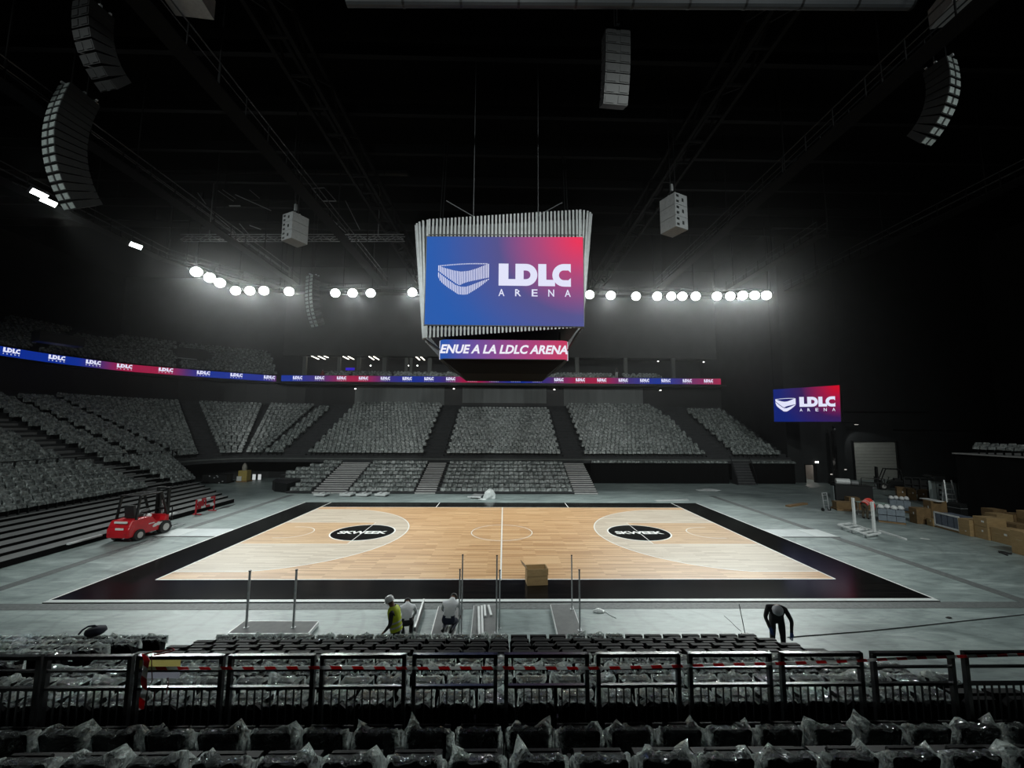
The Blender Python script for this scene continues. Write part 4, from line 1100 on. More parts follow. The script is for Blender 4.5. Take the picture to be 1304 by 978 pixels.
# pale canopy strip over the left concourse (bar front)
p0, p1 = atx(103, 488, -46), atx(228, 494, -46)
t = thing('concourse_bar', 'pale lit canopy over a bar at the back of the left tier', 'bar', (-46.3, (p0.y+p1.y)/2, 9))
MB().bb((-46.8, p0.y, p0.z-.3), (-46.2, p1.y, p0.z+.35)).build('canopy', mat('canopy_grey', (.22,.23,.22), .6, var=.1, scale=1), t, True)
MB().bb((-46.4, p0.y+1, p0.z-1.75), (-46.2, p1.y, p0.z-1.65)).build('counter_edge', mat('canopy_grey', (.2,.2,.2)), t, True)
for y_ in (p0.y, p1.y): MB().bb((-46.5, y_-.1, 8.4), (-46.3, y_+.1, p0.z-.3)).build('post', M_blackmetal, t, True)

# ---------------------------------------------------------------- roof: trusses, catwalks, ducts, speakers
def truss(name, a, b, w, h, label, m=M_blackmetal, chord=.12, bay=1.6, cat='truss'):
    a, b = Vector(a), Vector(b); L_ = (b-a).length; ax = (b-a).normalized(); sd = ax.cross(Vector((0,0,1))).normalized()*w/2; u = Vector((0,0,h/2))
    t = thing(name, label, cat, (a+b)/2); c0 = (a+b)/2
    for q in (sd+u, -sd+u, sd-u, -sd-u): MB().bar(a+q-c0, b+q-c0, chord).build('chord', m, t)
    n_ = max(1, int(L_/bay))
    br = MB()
    for i in range(n_):
        p, q = a+ax*L_*i/n_-c0, a+ax*L_*(i+1)/n_-c0
        for s_ in (sd, -sd):
            if i % 2 == 0: br.bar(p+s_-u, q+s_+u, chord*.6)
            else: br.bar(p+s_+u, q+s_-u, chord*.6)
        br.bar(p+sd-u, p-sd-u, chord*.6)
    br.build('bracing', m, t)
    for f_ in (.12, .5, .88):
        p = a.lerp(b, f_)-c0+u; MB().cyl(p, (p.x, p.y, 31.0-c0.z), .05, n=5).build('hanger', m, t)
    return t
M_truss = mat('truss_dark', (.0035,.0037,.004), .75, var=.2, spec=.15)
M_railroof = mat('roof_hand_rail', (.03,.032,.034), .45, .2, var=.1)
for x, w_ in ((-12, 'left'), (13.7, 'right')): truss('main_truss', (x, -32, 27.5), (x, 36, 27.5), 1.3, 1.6, 'big dark roof truss running away on the %s' % w_, M_truss, .22, 2.4)
for i, y in enumerate((-7.2, -2.2, 2.5, 6.8, 11.2, 15.6, 20.2)):
    t = thing('roof_beam', '%s dark roof beam from the viewer crossing the hall' % ordn[i], 'beam', (0, y, 28.7), 0, 'cross beams of the roof')
    MB().bb((-58, -.16, -.04), (58, .16, .04)).build('flange', M_truss, t); MB().bb((-58, -.04, .04), (58, .04, .7)).build('web', M_truss, t)
    MB().bb((-58, -.16, .7), (58, .16, .78)).build('flange', M_truss, t)
    for x in (-40, -20, 0, 20, 40): MB().bb((x-.05, -.05, .78), (x+.05, .05, 2.3)).build('hanger', M_truss, t)
# lighting catwalk ring: deck, toe board and hand rails; the floods hang from its inner beam
def catwalk(name, pts, label, w=1.1, mrail=None, beam=True):
    t = thing(name, label, 'catwalk', (*pts[0][:2], pts[0][2])); b0 = Vector(t.location)
    P = [Vector(p)-b0 for p in pts]
    dk = MB(); hr = MB(); ps = MB()
    for a, b in zip(P[:-1], P[1:]):
        d = (b-a).normalized(); sd = d.cross(Vector((0,0,1)))*w/2
        dk.bar(a, b, w, .08)
        for s_ in (sd, -sd):
            hr.cyl(a+s_+Vector((0,0,1.05)), b+s_+Vector((0,0,1.05)), .035, n=5); hr.cyl(a+s_+Vector((0,0,.55)), b+s_+Vector((0,0,.55)), .025, n=5)
            n_ = max(1, int((b-a).length/2))
            for i in range(n_+1): ps.bar(a.lerp(b, i/n_)+s_, a.lerp(b, i/n_)+s_+Vector((0,0,1.05)), .05)
        n_ = max(1, int((b-a).length/7))
        for i in range(n_+1):
            q = a.lerp(b, i/n_); ps.bar(q+sd*.9+Vector((0,0,0)), (q.x+sd.x*.9, q.y+sd.y*.9, 31-b0.z), .06)
    dk.build('deck', M_truss, t); hr.build('hand_rail', mrail or M_railroof, t)
    for j in range(0, len(ps.v), 8):
        q = MB(); q.add(ps.v[j:j+8], [(3,2,1,0),(4,5,6,7),(0,1,5,4),(1,2,6,5),(2,3,7,6),(3,0,4,7)]); q.build('post', M_truss, t)
    return t
ring = [(-34.6,-30,22.9),(-34.6,15.5,22.9),(-28.0,25.4,22.9),(34.6,25.4,22.9),(34.6,-30,22.9)]
lb = thing('lamp_beam', 'dark lamp rail carrying the far row of flood lights', 'beam', (0, 25, 22.7))
pts = LBP
for a, b in zip(pts[:-1], pts[1:]): MB().bar(a, b, .16, .2).build('beam', M_truss, lb, True)
for q in pts: MB().bar(q, (q.x, q.y, 31), .08).build('hanger', M_truss, lb, True)
catwalk('lighting_catwalk', ring, 'dark lighting catwalk ring behind the flood lights')
for i, (x, y0, y1) in enumerate(((-24,-21,21.0),(-14,-21,21.0),(18.1,-21,21.0),(26.5,7,21.0))):
    catwalk('catwalk_bridge', [(x, y0, 22.4), (x, y1, 22.4)], '%s catwalk bridge from the left with thin steel hand rails' % ordn[i], .9)
# grey steel truss seen behind the left box speaker
p0, p1 = aty(232, 303, 15.0), aty(515, 303, 15.0)
truss('steel_truss', p0, p1, .5, .5, 'pale steel truss behind the left hanging box speaker', mat('truss_pale', (.16,.165,.17), .4, .4, var=.15), .07, .9)
# loose rods and mounting frames in the roof, left of the cube
rf = thing('roof_frame', 'pale rectangular rigging frame above the left box speaker', 'frame', aty(418, 250, 13))
c_ = Vector(rf.location)
for a, b in (((397,240),(413,239)),((413,239),(428,256)),((428,256),(411,256)),((411,256),(397,240)),((388,246),(440,296)),((440,256),(458,292)),((455,240),(470,256))):
    MB().bar(aty(*a, 13)-c_, aty(*b, 13)-c_, .10, .06).build('bar', MATS['truss_pale'], rf)
MB().cyl((0,0,.2),(0,0,31-c_.z),.03,n=5).build('hanger', M_truss, rf)
rf = thing('roof_frame', 'slanted pale rigging bars above the left row of floods', 'frame', aty(285, 265, 11))
c_ = Vector(rf.location)
for a, b in (((242,247),(300,296)),((252,246),(262,260)),((278,243),(297,256)),((284,242),(300,253)),((292,262),(306,262)),((300,248),(345,268)),((318,242),(330,252)),((305,285),(318,300)),((318,287),(332,292))):
    MB().bar(aty(*a, 11)-c_, aty(*b, 11)-c_, .12, .05).build('bar', MATS['truss_pale'], rf)
MB().cyl((0,0,0),(0,0,31-c_.z),.03,n=5).build('hanger', M_truss, rf)
# air ducts
M_duct = mat('duct_blue_grey', (.045,.05,.056), .5, .3, var=.1, scale=1)
def duct(a, b, r, label, seg=2.2):
    a, b = Vector(a), Vector(b); t = thing('air_duct', label, 'duct', (a+b)/2); c0 = (a+b)/2
    n_ = int((b-a).length/seg)
    for i in range(n_):
        p, q = a.lerp(b, i/n_)-c0, a.lerp(b, (i+1)/n_)-c0; d = (q-p).normalized()*.05
        MB().cyl(p+d, q-d, r, n=14).build('duct_section', M_duct, t, smooth=False); MB().cyl(q-d, q+d, r*1.06, n=14).build('flange', M_blackmetal, t)
    for f_ in (.1, .45, .78):
        p = a.lerp(b, f_)-c0; MB().cyl(p, (p.x, p.y, 31-c0.z), .03, n=5).build('hanger', M_truss, t)
p0, p1 = aty(110, 222, 12.7), aty(520, 222, 12.7); duct(p0, p1, .42, 'long blue-grey air duct crossing the roof at upper left')
p0, p1 = aty(440, 1, -10.2), aty(1160, 5, -10.2); duct(p0, p1, .22, 'grey segmented air duct along the top edge')

# line arrays: a curved column of cabinets under a bumper frame
def line_array(P, heading, n_, w, h, d, a0, a1, label, front=M_spkdark, side=M_spkdark):
    t = thing('line_array', label, 'speaker', P, heading)
    fl = MB()
    pos = Vector((0,0,0))                       # local +y = front
    fl.bar((0,-d*.6,.12),(0,d*.6,.12),.10).bar((-w*.4,0,.10),(w*.4,0,.10),.10).bar((-w*.4,-d*.4,.1),(w*.4,-d*.4,.1),.08)
    fl.build('bumper_frame', M_steel, t)
    MB().cyl((0,-d*.2,.1),(0,-d*.2,31-P[2]),.03,n=5).cyl((0,d*.3,.1),(0,d*.3,31-P[2]),.03,n=5).build('chain', M_blackmetal, t)
    for i in range(n_):
        a = a0 + (a1-a0)*(i/(n_-1))**1.5; rot = R3(rx=-a)
        dn = rot @ Vector((0,0,-1)); c = pos + dn*h/2
        hz = h*.47
        v = [Vector((s_*w/2, yy, zz*(hz if yy > 0 else hz*.8))) for zz in (-1,1) for s_, yy in ((-1,-d/2),(1,-d/2),(1,d/2),(-1,d/2))]
        MB().add([rot@q + c for q in v], [(3,2,1,0),(4,5,6,7),(0,1,5,4),(1,2,6,5),(2,3,7,6),(3,0,4,7)]).build('cabinet', side, t)
        g = t.children[-1]
        m_ = MB()
        for s_ in (-1, 1):
            q = rot @ Vector((s_*w*.27, d/2+.012, 0)) + c; m_.box(q, (w*.36, .03, hz*1.5), rot)
        m_.build('grille', front, g)
        pos = pos + dn*h
    return t
M_grille_lit = mat('array_grille_lit', (.30,.34,.33), .4, .3, var=.2, scale=10)  # tone raised so lamplight on the front faces is painted in
line_array(tuple(CAM + ray(102, 122)*21.7), math.radians(164), 16, .95, .385, 1.3, -.22, .62, 'big curved line array speaker hanging at upper left, lit grille', M_grille_lit)
line_array(tuple(CAM + ray(399, 352)*42), math.radians(150), 14, 1.2, .37, .8, -.05, .5, 'curved line array speaker among the left flood lights', M_grille_lit, M_spkdark)
line_array(tuple(CAM + ray(120, 12)*17.3), math.radians(168), 8, .9, .38, .9, -.0, .95, 'dark line array in the top left corner of the roof')
line_array(tuple(CAM + ray(784, 42)*18), math.radians(185), 8, 1.1, .40, .6, .02, .35, 'dark line array hanging above the right part of the court')
line_array(tuple(CAM + ray(1196, 84)*20), math.radians(196), 10, .8, .36, .9, -.1, .95, 'dark curved line array at upper right', M_grille_lit)
# grey box speakers in clusters of cabinets
def box_cluster(P, heading, n_, w, h, d, label, rows=2):
    t = thing('box_speaker', label, 'speaker', P, heading)
    for i in range(n_):
        z = -h*(i+.5)
        c = MB().box((0,0,z),(w,d,h*.97)).build('cabinet', M_spk, t)
        pt = MB()
        for s_ in (-1, 1): pt.box((.30*w, d/2+.006, z+s_*h*.24), (.2*w,.02,h*.2))
        pt.build('port', M_black, c)
        MB().box((-.12*w, d/2+.006, z), (.14*w,.02,h*.3)).build('handle_recess', M_black, c)
    MB().bar((0,-d*.4,.06),(0,d*.4,.06),.1).bar((-w*.4,0,.06),(w*.4,0,.06),.08).build('fly_frame', M_steel, t)
    MB().cyl((-w*.2,0,.1),(-w*.2,0,31-P[2]),.03,n=5).cyl((w*.2,0,.1),(w*.2,0,31-P[2]),.03,n=5).build('chain', M_blackmetal, t)
    MB().box((w*.1,0,.75),(.16,.16,.5)).build('chain_hoist', M_spk, t)
box_cluster(tuple(CAM + ray(377, 276)*30.6), math.radians(152), 3, 1.15, .68, 1.3, 'grey box speaker cluster hanging left of the big screen')
box_cluster(tuple(CAM + ray(857, 253)*28), math.radians(206), 3, 1.15, .80, 1.3, 'grey box speaker cluster hanging right of the big screen')
for px, py, D, lab, hd in ((236, 4, 17.2, 'grey speaker box cut by the top edge at upper left', .1), (1226, 15, 17.4, 'grey speaker box at the top right corner', -.25)):
    P = CAM + ray(px, py)*D
    t = thing('sub_speaker', lab, 'speaker', P, hd)
    MB().box((0,0,.45),(1.55,1.25,.9)).build('cabinet', M_spk, t); MB().box((0,-.64,.45),(1.4,.03,.75)).build('grille', M_spkdark, t)
    MB().cyl((0,0,.9),(0,0,30.97-P.z),.03,n=5).build('chain', M_blackmetal, t)

# ---------------------------------------------------------------- railing in front of the viewer
RYY = -20.15
zt_, z2_, z3_ = [aty(640, p, RYY).z for p in (832, 851.5, 873.5)]
M_rail = mat('rail_black_gloss', (.010,.0105,.0115), .22, .3, var=.15, scale=12)
rl0 = None
def rail_panel(xa, xb):
    t = thing('railing_panel', 'x', 'railing', ((xa+xb)/2, RYY, 2.5)); hw = (xb-xa)/2
    for s_ in (-1, 1): MB().box((s_*(hw-.022), 0, (zt_-2.5)/2), (.045, .05, zt_-2.5)).build('post', M_rail, t)
    for s_ in (-1, 1): MB().box((s_*(hw-.022), 0, .006), (.065, .06, .012)).build('foot_plate', M_rail, t)
    MB().box((0, 0, zt_-2.5-.02), (2*hw, .05, .04)).build('top_rail', M_rail, t)
    MB().box((0, 0, z2_-2.5), (2*hw-.09, .03, .022)).build('middle_rail', M_rail, t)
    MB().box((0, 0, z3_-2.5), (2*hw-.09, .04, .03)).build('lower_rail', M_rail, t)
    n_ = 9
    for i in range(n_): MB().box((-hw+.05+(2*hw-.1)*(i+1)/(n_+1), 0, (z3_-2.5+.14)/2), (.014, .014, z3_-2.5-.14)).build('picket', M_rail, t)
    MB().box((0, 0, .14), (2*hw-.09, .03, .025)).build('bottom_rail', M_rail, t)
    return t
pa = [aty(176+116.6*i, 832, RYY).x for i in range(-3, 12)]; pw = aty(176+110.5, 832, RYY).x - aty(176, 832, RYY).x
first = None; cnt = 0
for i, x in enumerate(pa):
    if first is None: t = first = rail_panel(x, x+pw)
    else: t = dup(first, (x+pw/2, RYY, 2.5), 0)
    t['group'] = 'black railing panels'
    if 1 <= i <= 12:
        t['label'] = 'black railing panel with pickets, %s from the left' % ordn[cnt]; cnt += 1
    else: t['label'] = 'black railing panel with pickets beyond the %s picture edge' % ('left' if i < 1 else 'far right' if i == 14 else 'right')
# barrier tape behind the middle rail: red and white
def tape_mat(per=.12, name='red_white_tape', ax=0, slant=.6):
    m, n, L, b = nodes_mat(name)
    tc = n.new('ShaderNodeTexCoord'); sp = n.new('ShaderNodeSeparateXYZ'); L.new(tc.outputs['Object'], sp.inputs[0])
    a = n.new('ShaderNodeMath'); a.operation = 'MULTIPLY_ADD'; a.inputs[1].default_value = slant; L.new(sp.outputs[2 if ax == 0 else 0], a.inputs[0]); L.new(sp.outputs[ax], a.inputs[2])
    d = n.new('ShaderNodeMath'); d.operation = 'DIVIDE'; d.inputs[1].default_value = per*2; L.new(a.outputs[0], d.inputs[0])
    f = n.new('ShaderNodeMath'); f.operation = 'FRACT'; L.new(d.outputs[0], f.inputs[0])
    g = n.new('ShaderNodeMath'); g.operation = 'GREATER_THAN'; g.inputs[1].default_value = .5; L.new(f.outputs[0], g.inputs[0])
    mx = n.new('ShaderNodeMixRGB'); mx.inputs[1].default_value = (.60,.62,.62,1); mx.inputs[2].default_value = (*S(186,24,34),1); L.new(g.outputs[0], mx.inputs[0])
    L.new(mx.outputs[0], b.inputs['Base Color']); b.inputs['Roughness'].default_value = .35
    tl = n.new('ShaderNodeBsdfTranslucent'); L.new(mx.outputs[0], tl.inputs[0]); ms = n.new('ShaderNodeMixShader'); ms.inputs[0].default_value = .5; L.new(b.outputs[0], ms.inputs[1]); L.new(tl.outputs[0], ms.inputs[2]); L.new(ms.outputs[0], n['Material Output'].inputs[0]); return m
M_tape = tape_mat(); M_tapev = tape_mat(.11, 'red_white_tape_vertical', 2, .8)
tp = [(184,851.5),(300,851),(420,850.5),(540,851),(660,851),(760,851),(850,849),(930,846),(1005,845),(1090,841.5),(1180,837.5),(1304,834),(1345,833)]
mb = MB(); prev = None
for j, (px, py) in enumerate(tp):
    p = aty(px, py, RYY-.046-.006*math.sin(j*1.7))
    a, b = p+Vector((0,-.004*((j % 2)*2-1),.017)), p+Vector((0,.004,-.017))
    q = [a, b, b+Vector((0,.004,0)), a+Vector((0,.004,0))]
    if prev: mb.add(prev+q, [(0,4,5,1),(1,5,6,2),(2,6,7,3),(3,7,4,0)])
    prev = q
o = mb.build('barrier_tape', M_tape); tag(o, 'red and white barrier tape strung along the black railing', 'tape')
t = thing('barrier_tape', 'red and white tape wound down a railing post by the sign', 'tape', aty(184, 833, RYY-.08))
c_ = Vector(t.location); mb = MB(); prev = None
for j, (px, py) in enumerate(((184,833),(187,842),(185,853),(183,865),(184,878),(181,890),(180,904))):
    p = aty(px, py, RYY-.080)-c_; w_ = .024+.006*(j % 2); q = [p+Vector((-w_,-.004,0)), p+Vector((w_,0,.006)), p+Vector((w_,.005,.006)), p+Vector((-w_,.004,0))]
    if prev: mb.add(prev+q, [(0,4,5,1),(1,5,6,2),(2,6,7,3),(3,7,4,0)])
    prev = q
mb.build('strip', M_tapev, t)
MB().tube([aty(*p, RYY-.095)-c_ for p in ((184,833),(196,830),(208,829),(219,825.5),(222,828),(210,832),(196,834))], .008, 5).build('knot', M_redp, t)
MB().tube([aty(*p, RYY-.095)-c_ for p in ((193,834),(193,850),(194,866),(190,874))], .005, 5).build('string', mat('dark_red_string', S(96,14,22), .6), t)
MB().tube([aty(*p, RYY-.095)-c_ for p in ((214,863),(214,872),(212,884))], .005, 5).build('string', MATS['dark_red_string'], t)
# paper sign tied to the railing
p0, p1 = aty(187, 835.5, RYY+.04), aty(228, 864, RYY+.04)
t = thing('notice_board', 'paper notice tied to the railing, olive upper half and grey lower half', 'sign', ((p0.x+p1.x)/2, RYY+.045, p1.z))
hw, hh = (p1.x-p0.x)/2, p0.z-p1.z
q4 = lambda z0, z1, y: MB().add([(-hw,y,z0),(hw,y,z0),(hw,y,z1),(-hw,y,z1)], [(0,1,2,3)])
q4(0, hh*.30, 0).build('sheet', thin('notice_grey', S(140,142,154)), t)
q4(hh*.52, hh, 0).build('colour_field', thin('notice_olive', S(176,166,98)), t)
q4(hh*.30, hh*.52, 0).build('print_band', thin('notice_band', S(120,122,140)), t)

# ---------------------------------------------------------------- goods on the arena floor
ROW_ANG = None
def face_box(name, label, pa, pb, py_top, depth, m, cat='box', group=None, parts=None, lift=0.0):
    """box whose court-facing bottom edge runs between two floor pixels; height from the top pixel at the first corner"""
    a, b = atz(*pa, lift), atz(*pb, lift); u = (b-a); w = u.length; ang = math.atan2(u.y, u.x)
    if ROW_ANG is not None:
        e_ = Vector((math.cos(ROW_ANG), math.sin(ROW_ANG), 0)); w = u.dot(e_)-.05; ang = ROW_ANG
    # height: intersect the vertical line over a with the top pixel row
    lo, hi = 0.0, 6.0
    for _ in range(30):
        mid = (lo+hi)/2
        if proj_px(a.x, a.y, lift+mid)[1] > py_top: lo = mid
        else: hi = mid
    t = thing(name, label, cat, ((a.x+b.x)/2, (a.y+b.y)/2, lift), ang, group)
    return t, w, lo
def carton(label, pa, pb, py_top, depth, m=M_card, tiers=1, group='cardboard boxes along the right side', lift=0.0, tape=True, hgt=None):
    t, w, h = face_box('cardboard_box', label, pa, pb, py_top, depth, m, 'box', group, lift=lift)
    if hgt: h = hgt
    MB().box((0, depth/2, h/2), (w, depth, h)).build('carton', m, t, bevel=.01)
    mt = mat('packing_tape', S(170,150,112), .4)
    if tape:
        MB().box((0, depth/2, h+.002), (w*.98, .07, .004)).build('tape', mt, t)
        MB().box((w*.12, -.003, h*.66), (w*.12, .005, h*.14)).build('label_sticker', M_paper, t)
        MB().box((-w*.2, -.003, h*.62), (w*.22, .004, h*.03)).build('print', mt, t)
    return t, w, h
def pallet(label, loc, w, d, rz=0, h=.14):
    t = thing('pallet', label, 'pallet', loc, rz, 'wooden pallets')
    for i in range(5): MB().box((-w/2+w*(i+.5)/5, d/2, h-.012), (w/5*.8, d, .024)).build('top_board', M_wood, t)
    for i in range(3): MB().box((0, d*(.06+.44*i), h*.45), (w, d*.1, h*.7)).build('stringer', M_wood, t)
    for i in range(2): MB().box((0, d*(.08+.84*i), .012), (w, d*.12, .024)).build('bottom_board', M_wood, t)
    return t
# the row of big boxes from the right edge inwards
ra_, rb_ = atz(1194,671), atz(1293,697); ROW_ANG = math.atan2((rb_-ra_).y, (rb_-ra_).x)
carton('big cardboard box cut off by the right picture edge', (1299,704), (1316,714), 674, 1.0)
carton('long low cardboard box, second from the right picture edge', (1264,688.5), (1293,697), 670.5, 1.1)
carton('upper box of the two-box stack left of the long low box', (1241,683), (1259,688), 657, 1.0, lift=.0)
# the two-box stack: replace the single by lower and upper boxes
last = [o for o in col.objects if o.name.startswith('cardboard_box')][-1]
for ch in list(last.children): bpy.data.objects.remove(ch)
bpy.data.objects.remove(last)
t, w, h = carton('lower box of the two-box stack left of the long low box', (1241,683.5), (1259.5,688.5), 668, 1.0)
P = Vector(t.location); t2 = thing('cardboard_box', 'upper box of the two-box stack left of the long low box', 'box', (P.x, P.y, h+.006), t.rotation_euler.z, 'cardboard boxes along the right side')
MB().box((0, .5, .262), (w, 1.0, .52)).build('carton', M_card, t2, bevel=.01); MB().box((w*.2, -.004, .30), (.16, .006, .10)).build('label_sticker', M_paper, t2); MB().box((0,.5,.524),(w*.95,.07,.004)).build('tape', MATS['packing_tape'], t2)
t, w, h = carton('lower box of the tall narrow stack beside the wrapped pallet', (1223,679.5), (1234.5,683.5), 671, .9)
P = Vector(t.location); t2 = thing('cardboard_box', 'upper box of the tall narrow stack beside the wrapped pallet', 'box', (P.x, P.y, h+.006), t.rotation_euler.z, 'cardboard boxes along the right side')
MB().box((0, .45, .272), (w, .9, .54)).build('carton', M_card, t2, bevel=.01); MB().box((0,.45,.542),(w,.07,.004)).build('tape', MATS['packing_tape'], t2)
carton('tan cardboard box behind the two-box stack', (1255,674), (1273,678), 652, .9, M_card)
carton('dark open carton behind the long low box', (1277,681), (1296,686), 664, .9, M_card2)
carton('flat carton behind the tan box', (1248,667), (1270,671), 646, .8, M_card2)
carton('cardboard box in the back row near the right edge', (1279,672.5), (1292,676), 652, .8, M_card2)
carton('pale cardboard box at the back by the right picture edge', (1297,676), (1318,681), 649, .9, M_card)
# film-wrapped pallet of panels
t, w, h = face_box('wrapped_pallet', 'film-wrapped stack of grey panels with white edges', (1194,671), (1221,679.5), 651, 1, M_spk)
t['category'] = 'pallet'
for i in range(4): MB().box((-w/2+w*(i+.5)/4, .5, .14+(h-.2)/2), (w/4*.9, .95, h-.2)).build('panel', mat('panel_blue_grey', S(96,104,118), .4, var=.2, scale=3), t)
MB().box((0, .5, .06), (w, 1, .12)).build('pallet_base', M_wood, t)
for s_ in (-1, 1): MB().box((s_*w*.49, -.03, h/2+.05), (.07, .05, h-.1)).build('edge_strip', M_white, t)
MB().box((0, -.03, h-.03), (w, .05, .09)).build('edge_strip', M_white, t); MB().box((0, -.03, .17), (w, .05, .09)).build('edge_strip', M_white, t)
# small brown box
carton('small brown carton in front of the dark stack', (1179,668.5), (1190,671), 658.5, .6, M_card)
carton('dark brown carton stack right of the white bundles', (1156,664.5), (1171,667.5), 645, .9, M_card2)
carton('wide dark carton with a white lid sheet', (1173,660), (1192,663), 636, 1.0, M_card2)
t = [o for o in col.objects if o.name.startswith('cardboard_box')][-1]
MB().box((-.1, .4, 1.33), (1.3, .5, .05)).build('lid_sheet', M_white, t)
ROW_ANG = None
# bundles of grey boxes with white bags on a pallet
M_bund = mat('bundle_grey', S(128,138,148), .5, var=.15, scale=4)
def bundle(label, pa, pb, ptop, nx_, tiers=2, d=1.1):
    t, w, h = face_box('bundle_stack', label, pa, pb, ptop, d, M_bund); t['category'] = 'stack'
    MB().box((0, d/2, .05), (w, d, .10)).build('pallet_base', M_wood, t)
    bh = (h*.80-.10)/tiers
    for k_ in range(tiers):
        for i in range(nx_):
            for r_ in range(2):
                MB().box((-w/2+w*(i+.5)/nx_, d*(.25+.5*r_), .10+bh*(k_+.5)), (w/nx_*.96, d*.48, bh*.88)).build('carton', M_bund, t)
    for i in range(nx_+1):
        MB().lathe([(w/nx_*.40,0),(w/nx_*.42,.10),(w/nx_*.30,.2),(.05,.25)], (-w/2+w*(i+.5)/(nx_+1), d*(.3+.2*(i % 2)), .10+bh*tiers), n=8).build('white_bag', M_white, t, smooth=True)
    return t
bundle('grey bundles topped with white bags at the front of the goods', (1119,664.5), (1154,668.5), 643, 3)
bundle('second stack with white bags behind the front bundles', (1134,651), (1161,653.5), 632, 3, 1)
carton('large plain carton on the left of the rear row', (1143,636), (1155,637), 621, 1.2, M_card2)
carton('large plain carton in the middle of the rear row', (1156,636.5), (1168,637.5), 622.5, 1.2, M_card2)
carton('large plain carton on the right of the rear row', (1169,637.5), (1182,639), 624, 1.2, M_card2)
# grey cabinet with four cut-outs and black stuff on top
t, w, h = face_box('grey_cabinet', 'tall grey cabinet with four square openings behind the cartons', (1185,645.5), (1221,649.5), 612, 1.1, M_spk); t['category'] = 'cabinet'
MB().box((0,.55,h/2),(w,1.1,h)).build('body', mat('cabinet_grey', S(150,160,160), .5, var=.06), t, bevel=.02)
for i in range(4): MB().box((-w*.08,-.01,h*(.86-.18*i)),(w*.09,.04,h*.07)).build('opening', M_black, t)
MB().box((-w*.22,-.008,h/2),(.02,.02,h*.96)).build('panel_joint', M_spkdark, t)
t2 = thing('black_tarp', 'black folded tarpaulin lying on the grey cabinet', 'tarpaulin', (t.location.x, t.location.y, h), t.rotation_euler.z)
mb = MB(); mb.lathe([(1.0,0),(1.05,.25),(.8,.42),(.3,.5)], (.1,.55,0), n=9); mb.build('fold', M_black, t2)
MB().lathe([(.6,0),(.62,.12),(.3,.22)], (-.55,.55,.3), n=8).build('fold', M_spkdark, t2)
t, w, h = face_box('black_case', 'black flight case left of the ladder', (1194,657), (1206,659), 639, .5, M_black); t['category'] = 'case'
MB().box((0,.25,h/2),(w,.5,h)).build('body', M_black, t, bevel=.02); MB().box((0,.25,h*.72),(w*1.01,.51,.03)).build('trim', M_spk, t)
t, w, h = face_box('black_case', 'black flight case right of the ladder', (1208,660), (1225,663.5), 639, .5, M_black); t['category'] = 'case'
MB().box((0,.25,h/2),(w,.5,h)).build('body', M_black, t, bevel=.02); MB().box((0,.25,h*.72),(w*1.01,.51,.03)).build('trim', M_spk, t)
# step ladder lying open behind
P = atz(1213, 652.5, 0)
t = thing('step_ladder', 'aluminium step ladder standing against the grey cabinet', 'ladder', (P.x+.2, P.y+.2, 0), -.5)
for s_ in (-1, 1):
    MB().bar((s_*.34,-.35,0),(s_*.2,.25,2.35),.07,.05).build('stile', M_alu, t); MB().bar((s_*.34,.7,0),(s_*.22,.3,2.3),.05,.04).build('rear_leg', M_alu, t)
for i in range(6):
    f_ = (i+.6)/6.4; MB().bar((-(.34-.14*f_),-.35+.6*f_,2.35*f_),((.34-.14*f_),-.35+.6*f_,2.35*f_),.09,.03).build('rung', M_alu, t)
# low pile of timber and pallets behind the white posts
for i, (px, py, w_, lab) in enumerate(((1078,651,1.2,'leftmost low wooden pallet behind the white posts'), (1102,650,1.1,'wooden pallet beside the orange-vested worker'), (1128,668.5,.01,''))):
    if w_ < .1: continue
    P = atz(px, py); pallet(lab, (P.x, P.y, 0), w_, 1.1, -.3)
for i, (px, py, ptop, w_, lab) in enumerate(((1078,651,640,1.1,'low brown carton on the leftmost pallet'), (1090,642,641,.8,'small brown carton behind the left white post'), (1102,650,650,.9,'brown carton on the pallet beside the orange-vested worker'))):
    P = atz(px, py); t = thing('cardboard_box', lab, 'box', (P.x+.05, P.y+.15, .0 if i == 1 else .14), -.3, 'cardboard boxes along the right side')
    MB().box((0,.4,.25),(w_,.75,.5)).build('carton', M_card2, t, bevel=.01); MB().box((0,.4,.502),(w_*.98,.06,.004)).build('tape', MATS['packing_tape'], t)
# grey-green folding table by the worker
P = atz(1122, 660)
t = thing('work_table', 'pale green table beside the orange-vested worker', 'table', (P.x, P.y+.6, 0), -.3)
MB().box((0,0,.95),(1.7,.8,.05)).build('table_top', mat('table_green', S(150,172,164), .5, var=.05), t)
for sx in (-.75,.75):
    for sy in (-.32,.32): MB().bar((sx,sy,0),(sx,sy,.93),.05).build('leg', M_steel, t)
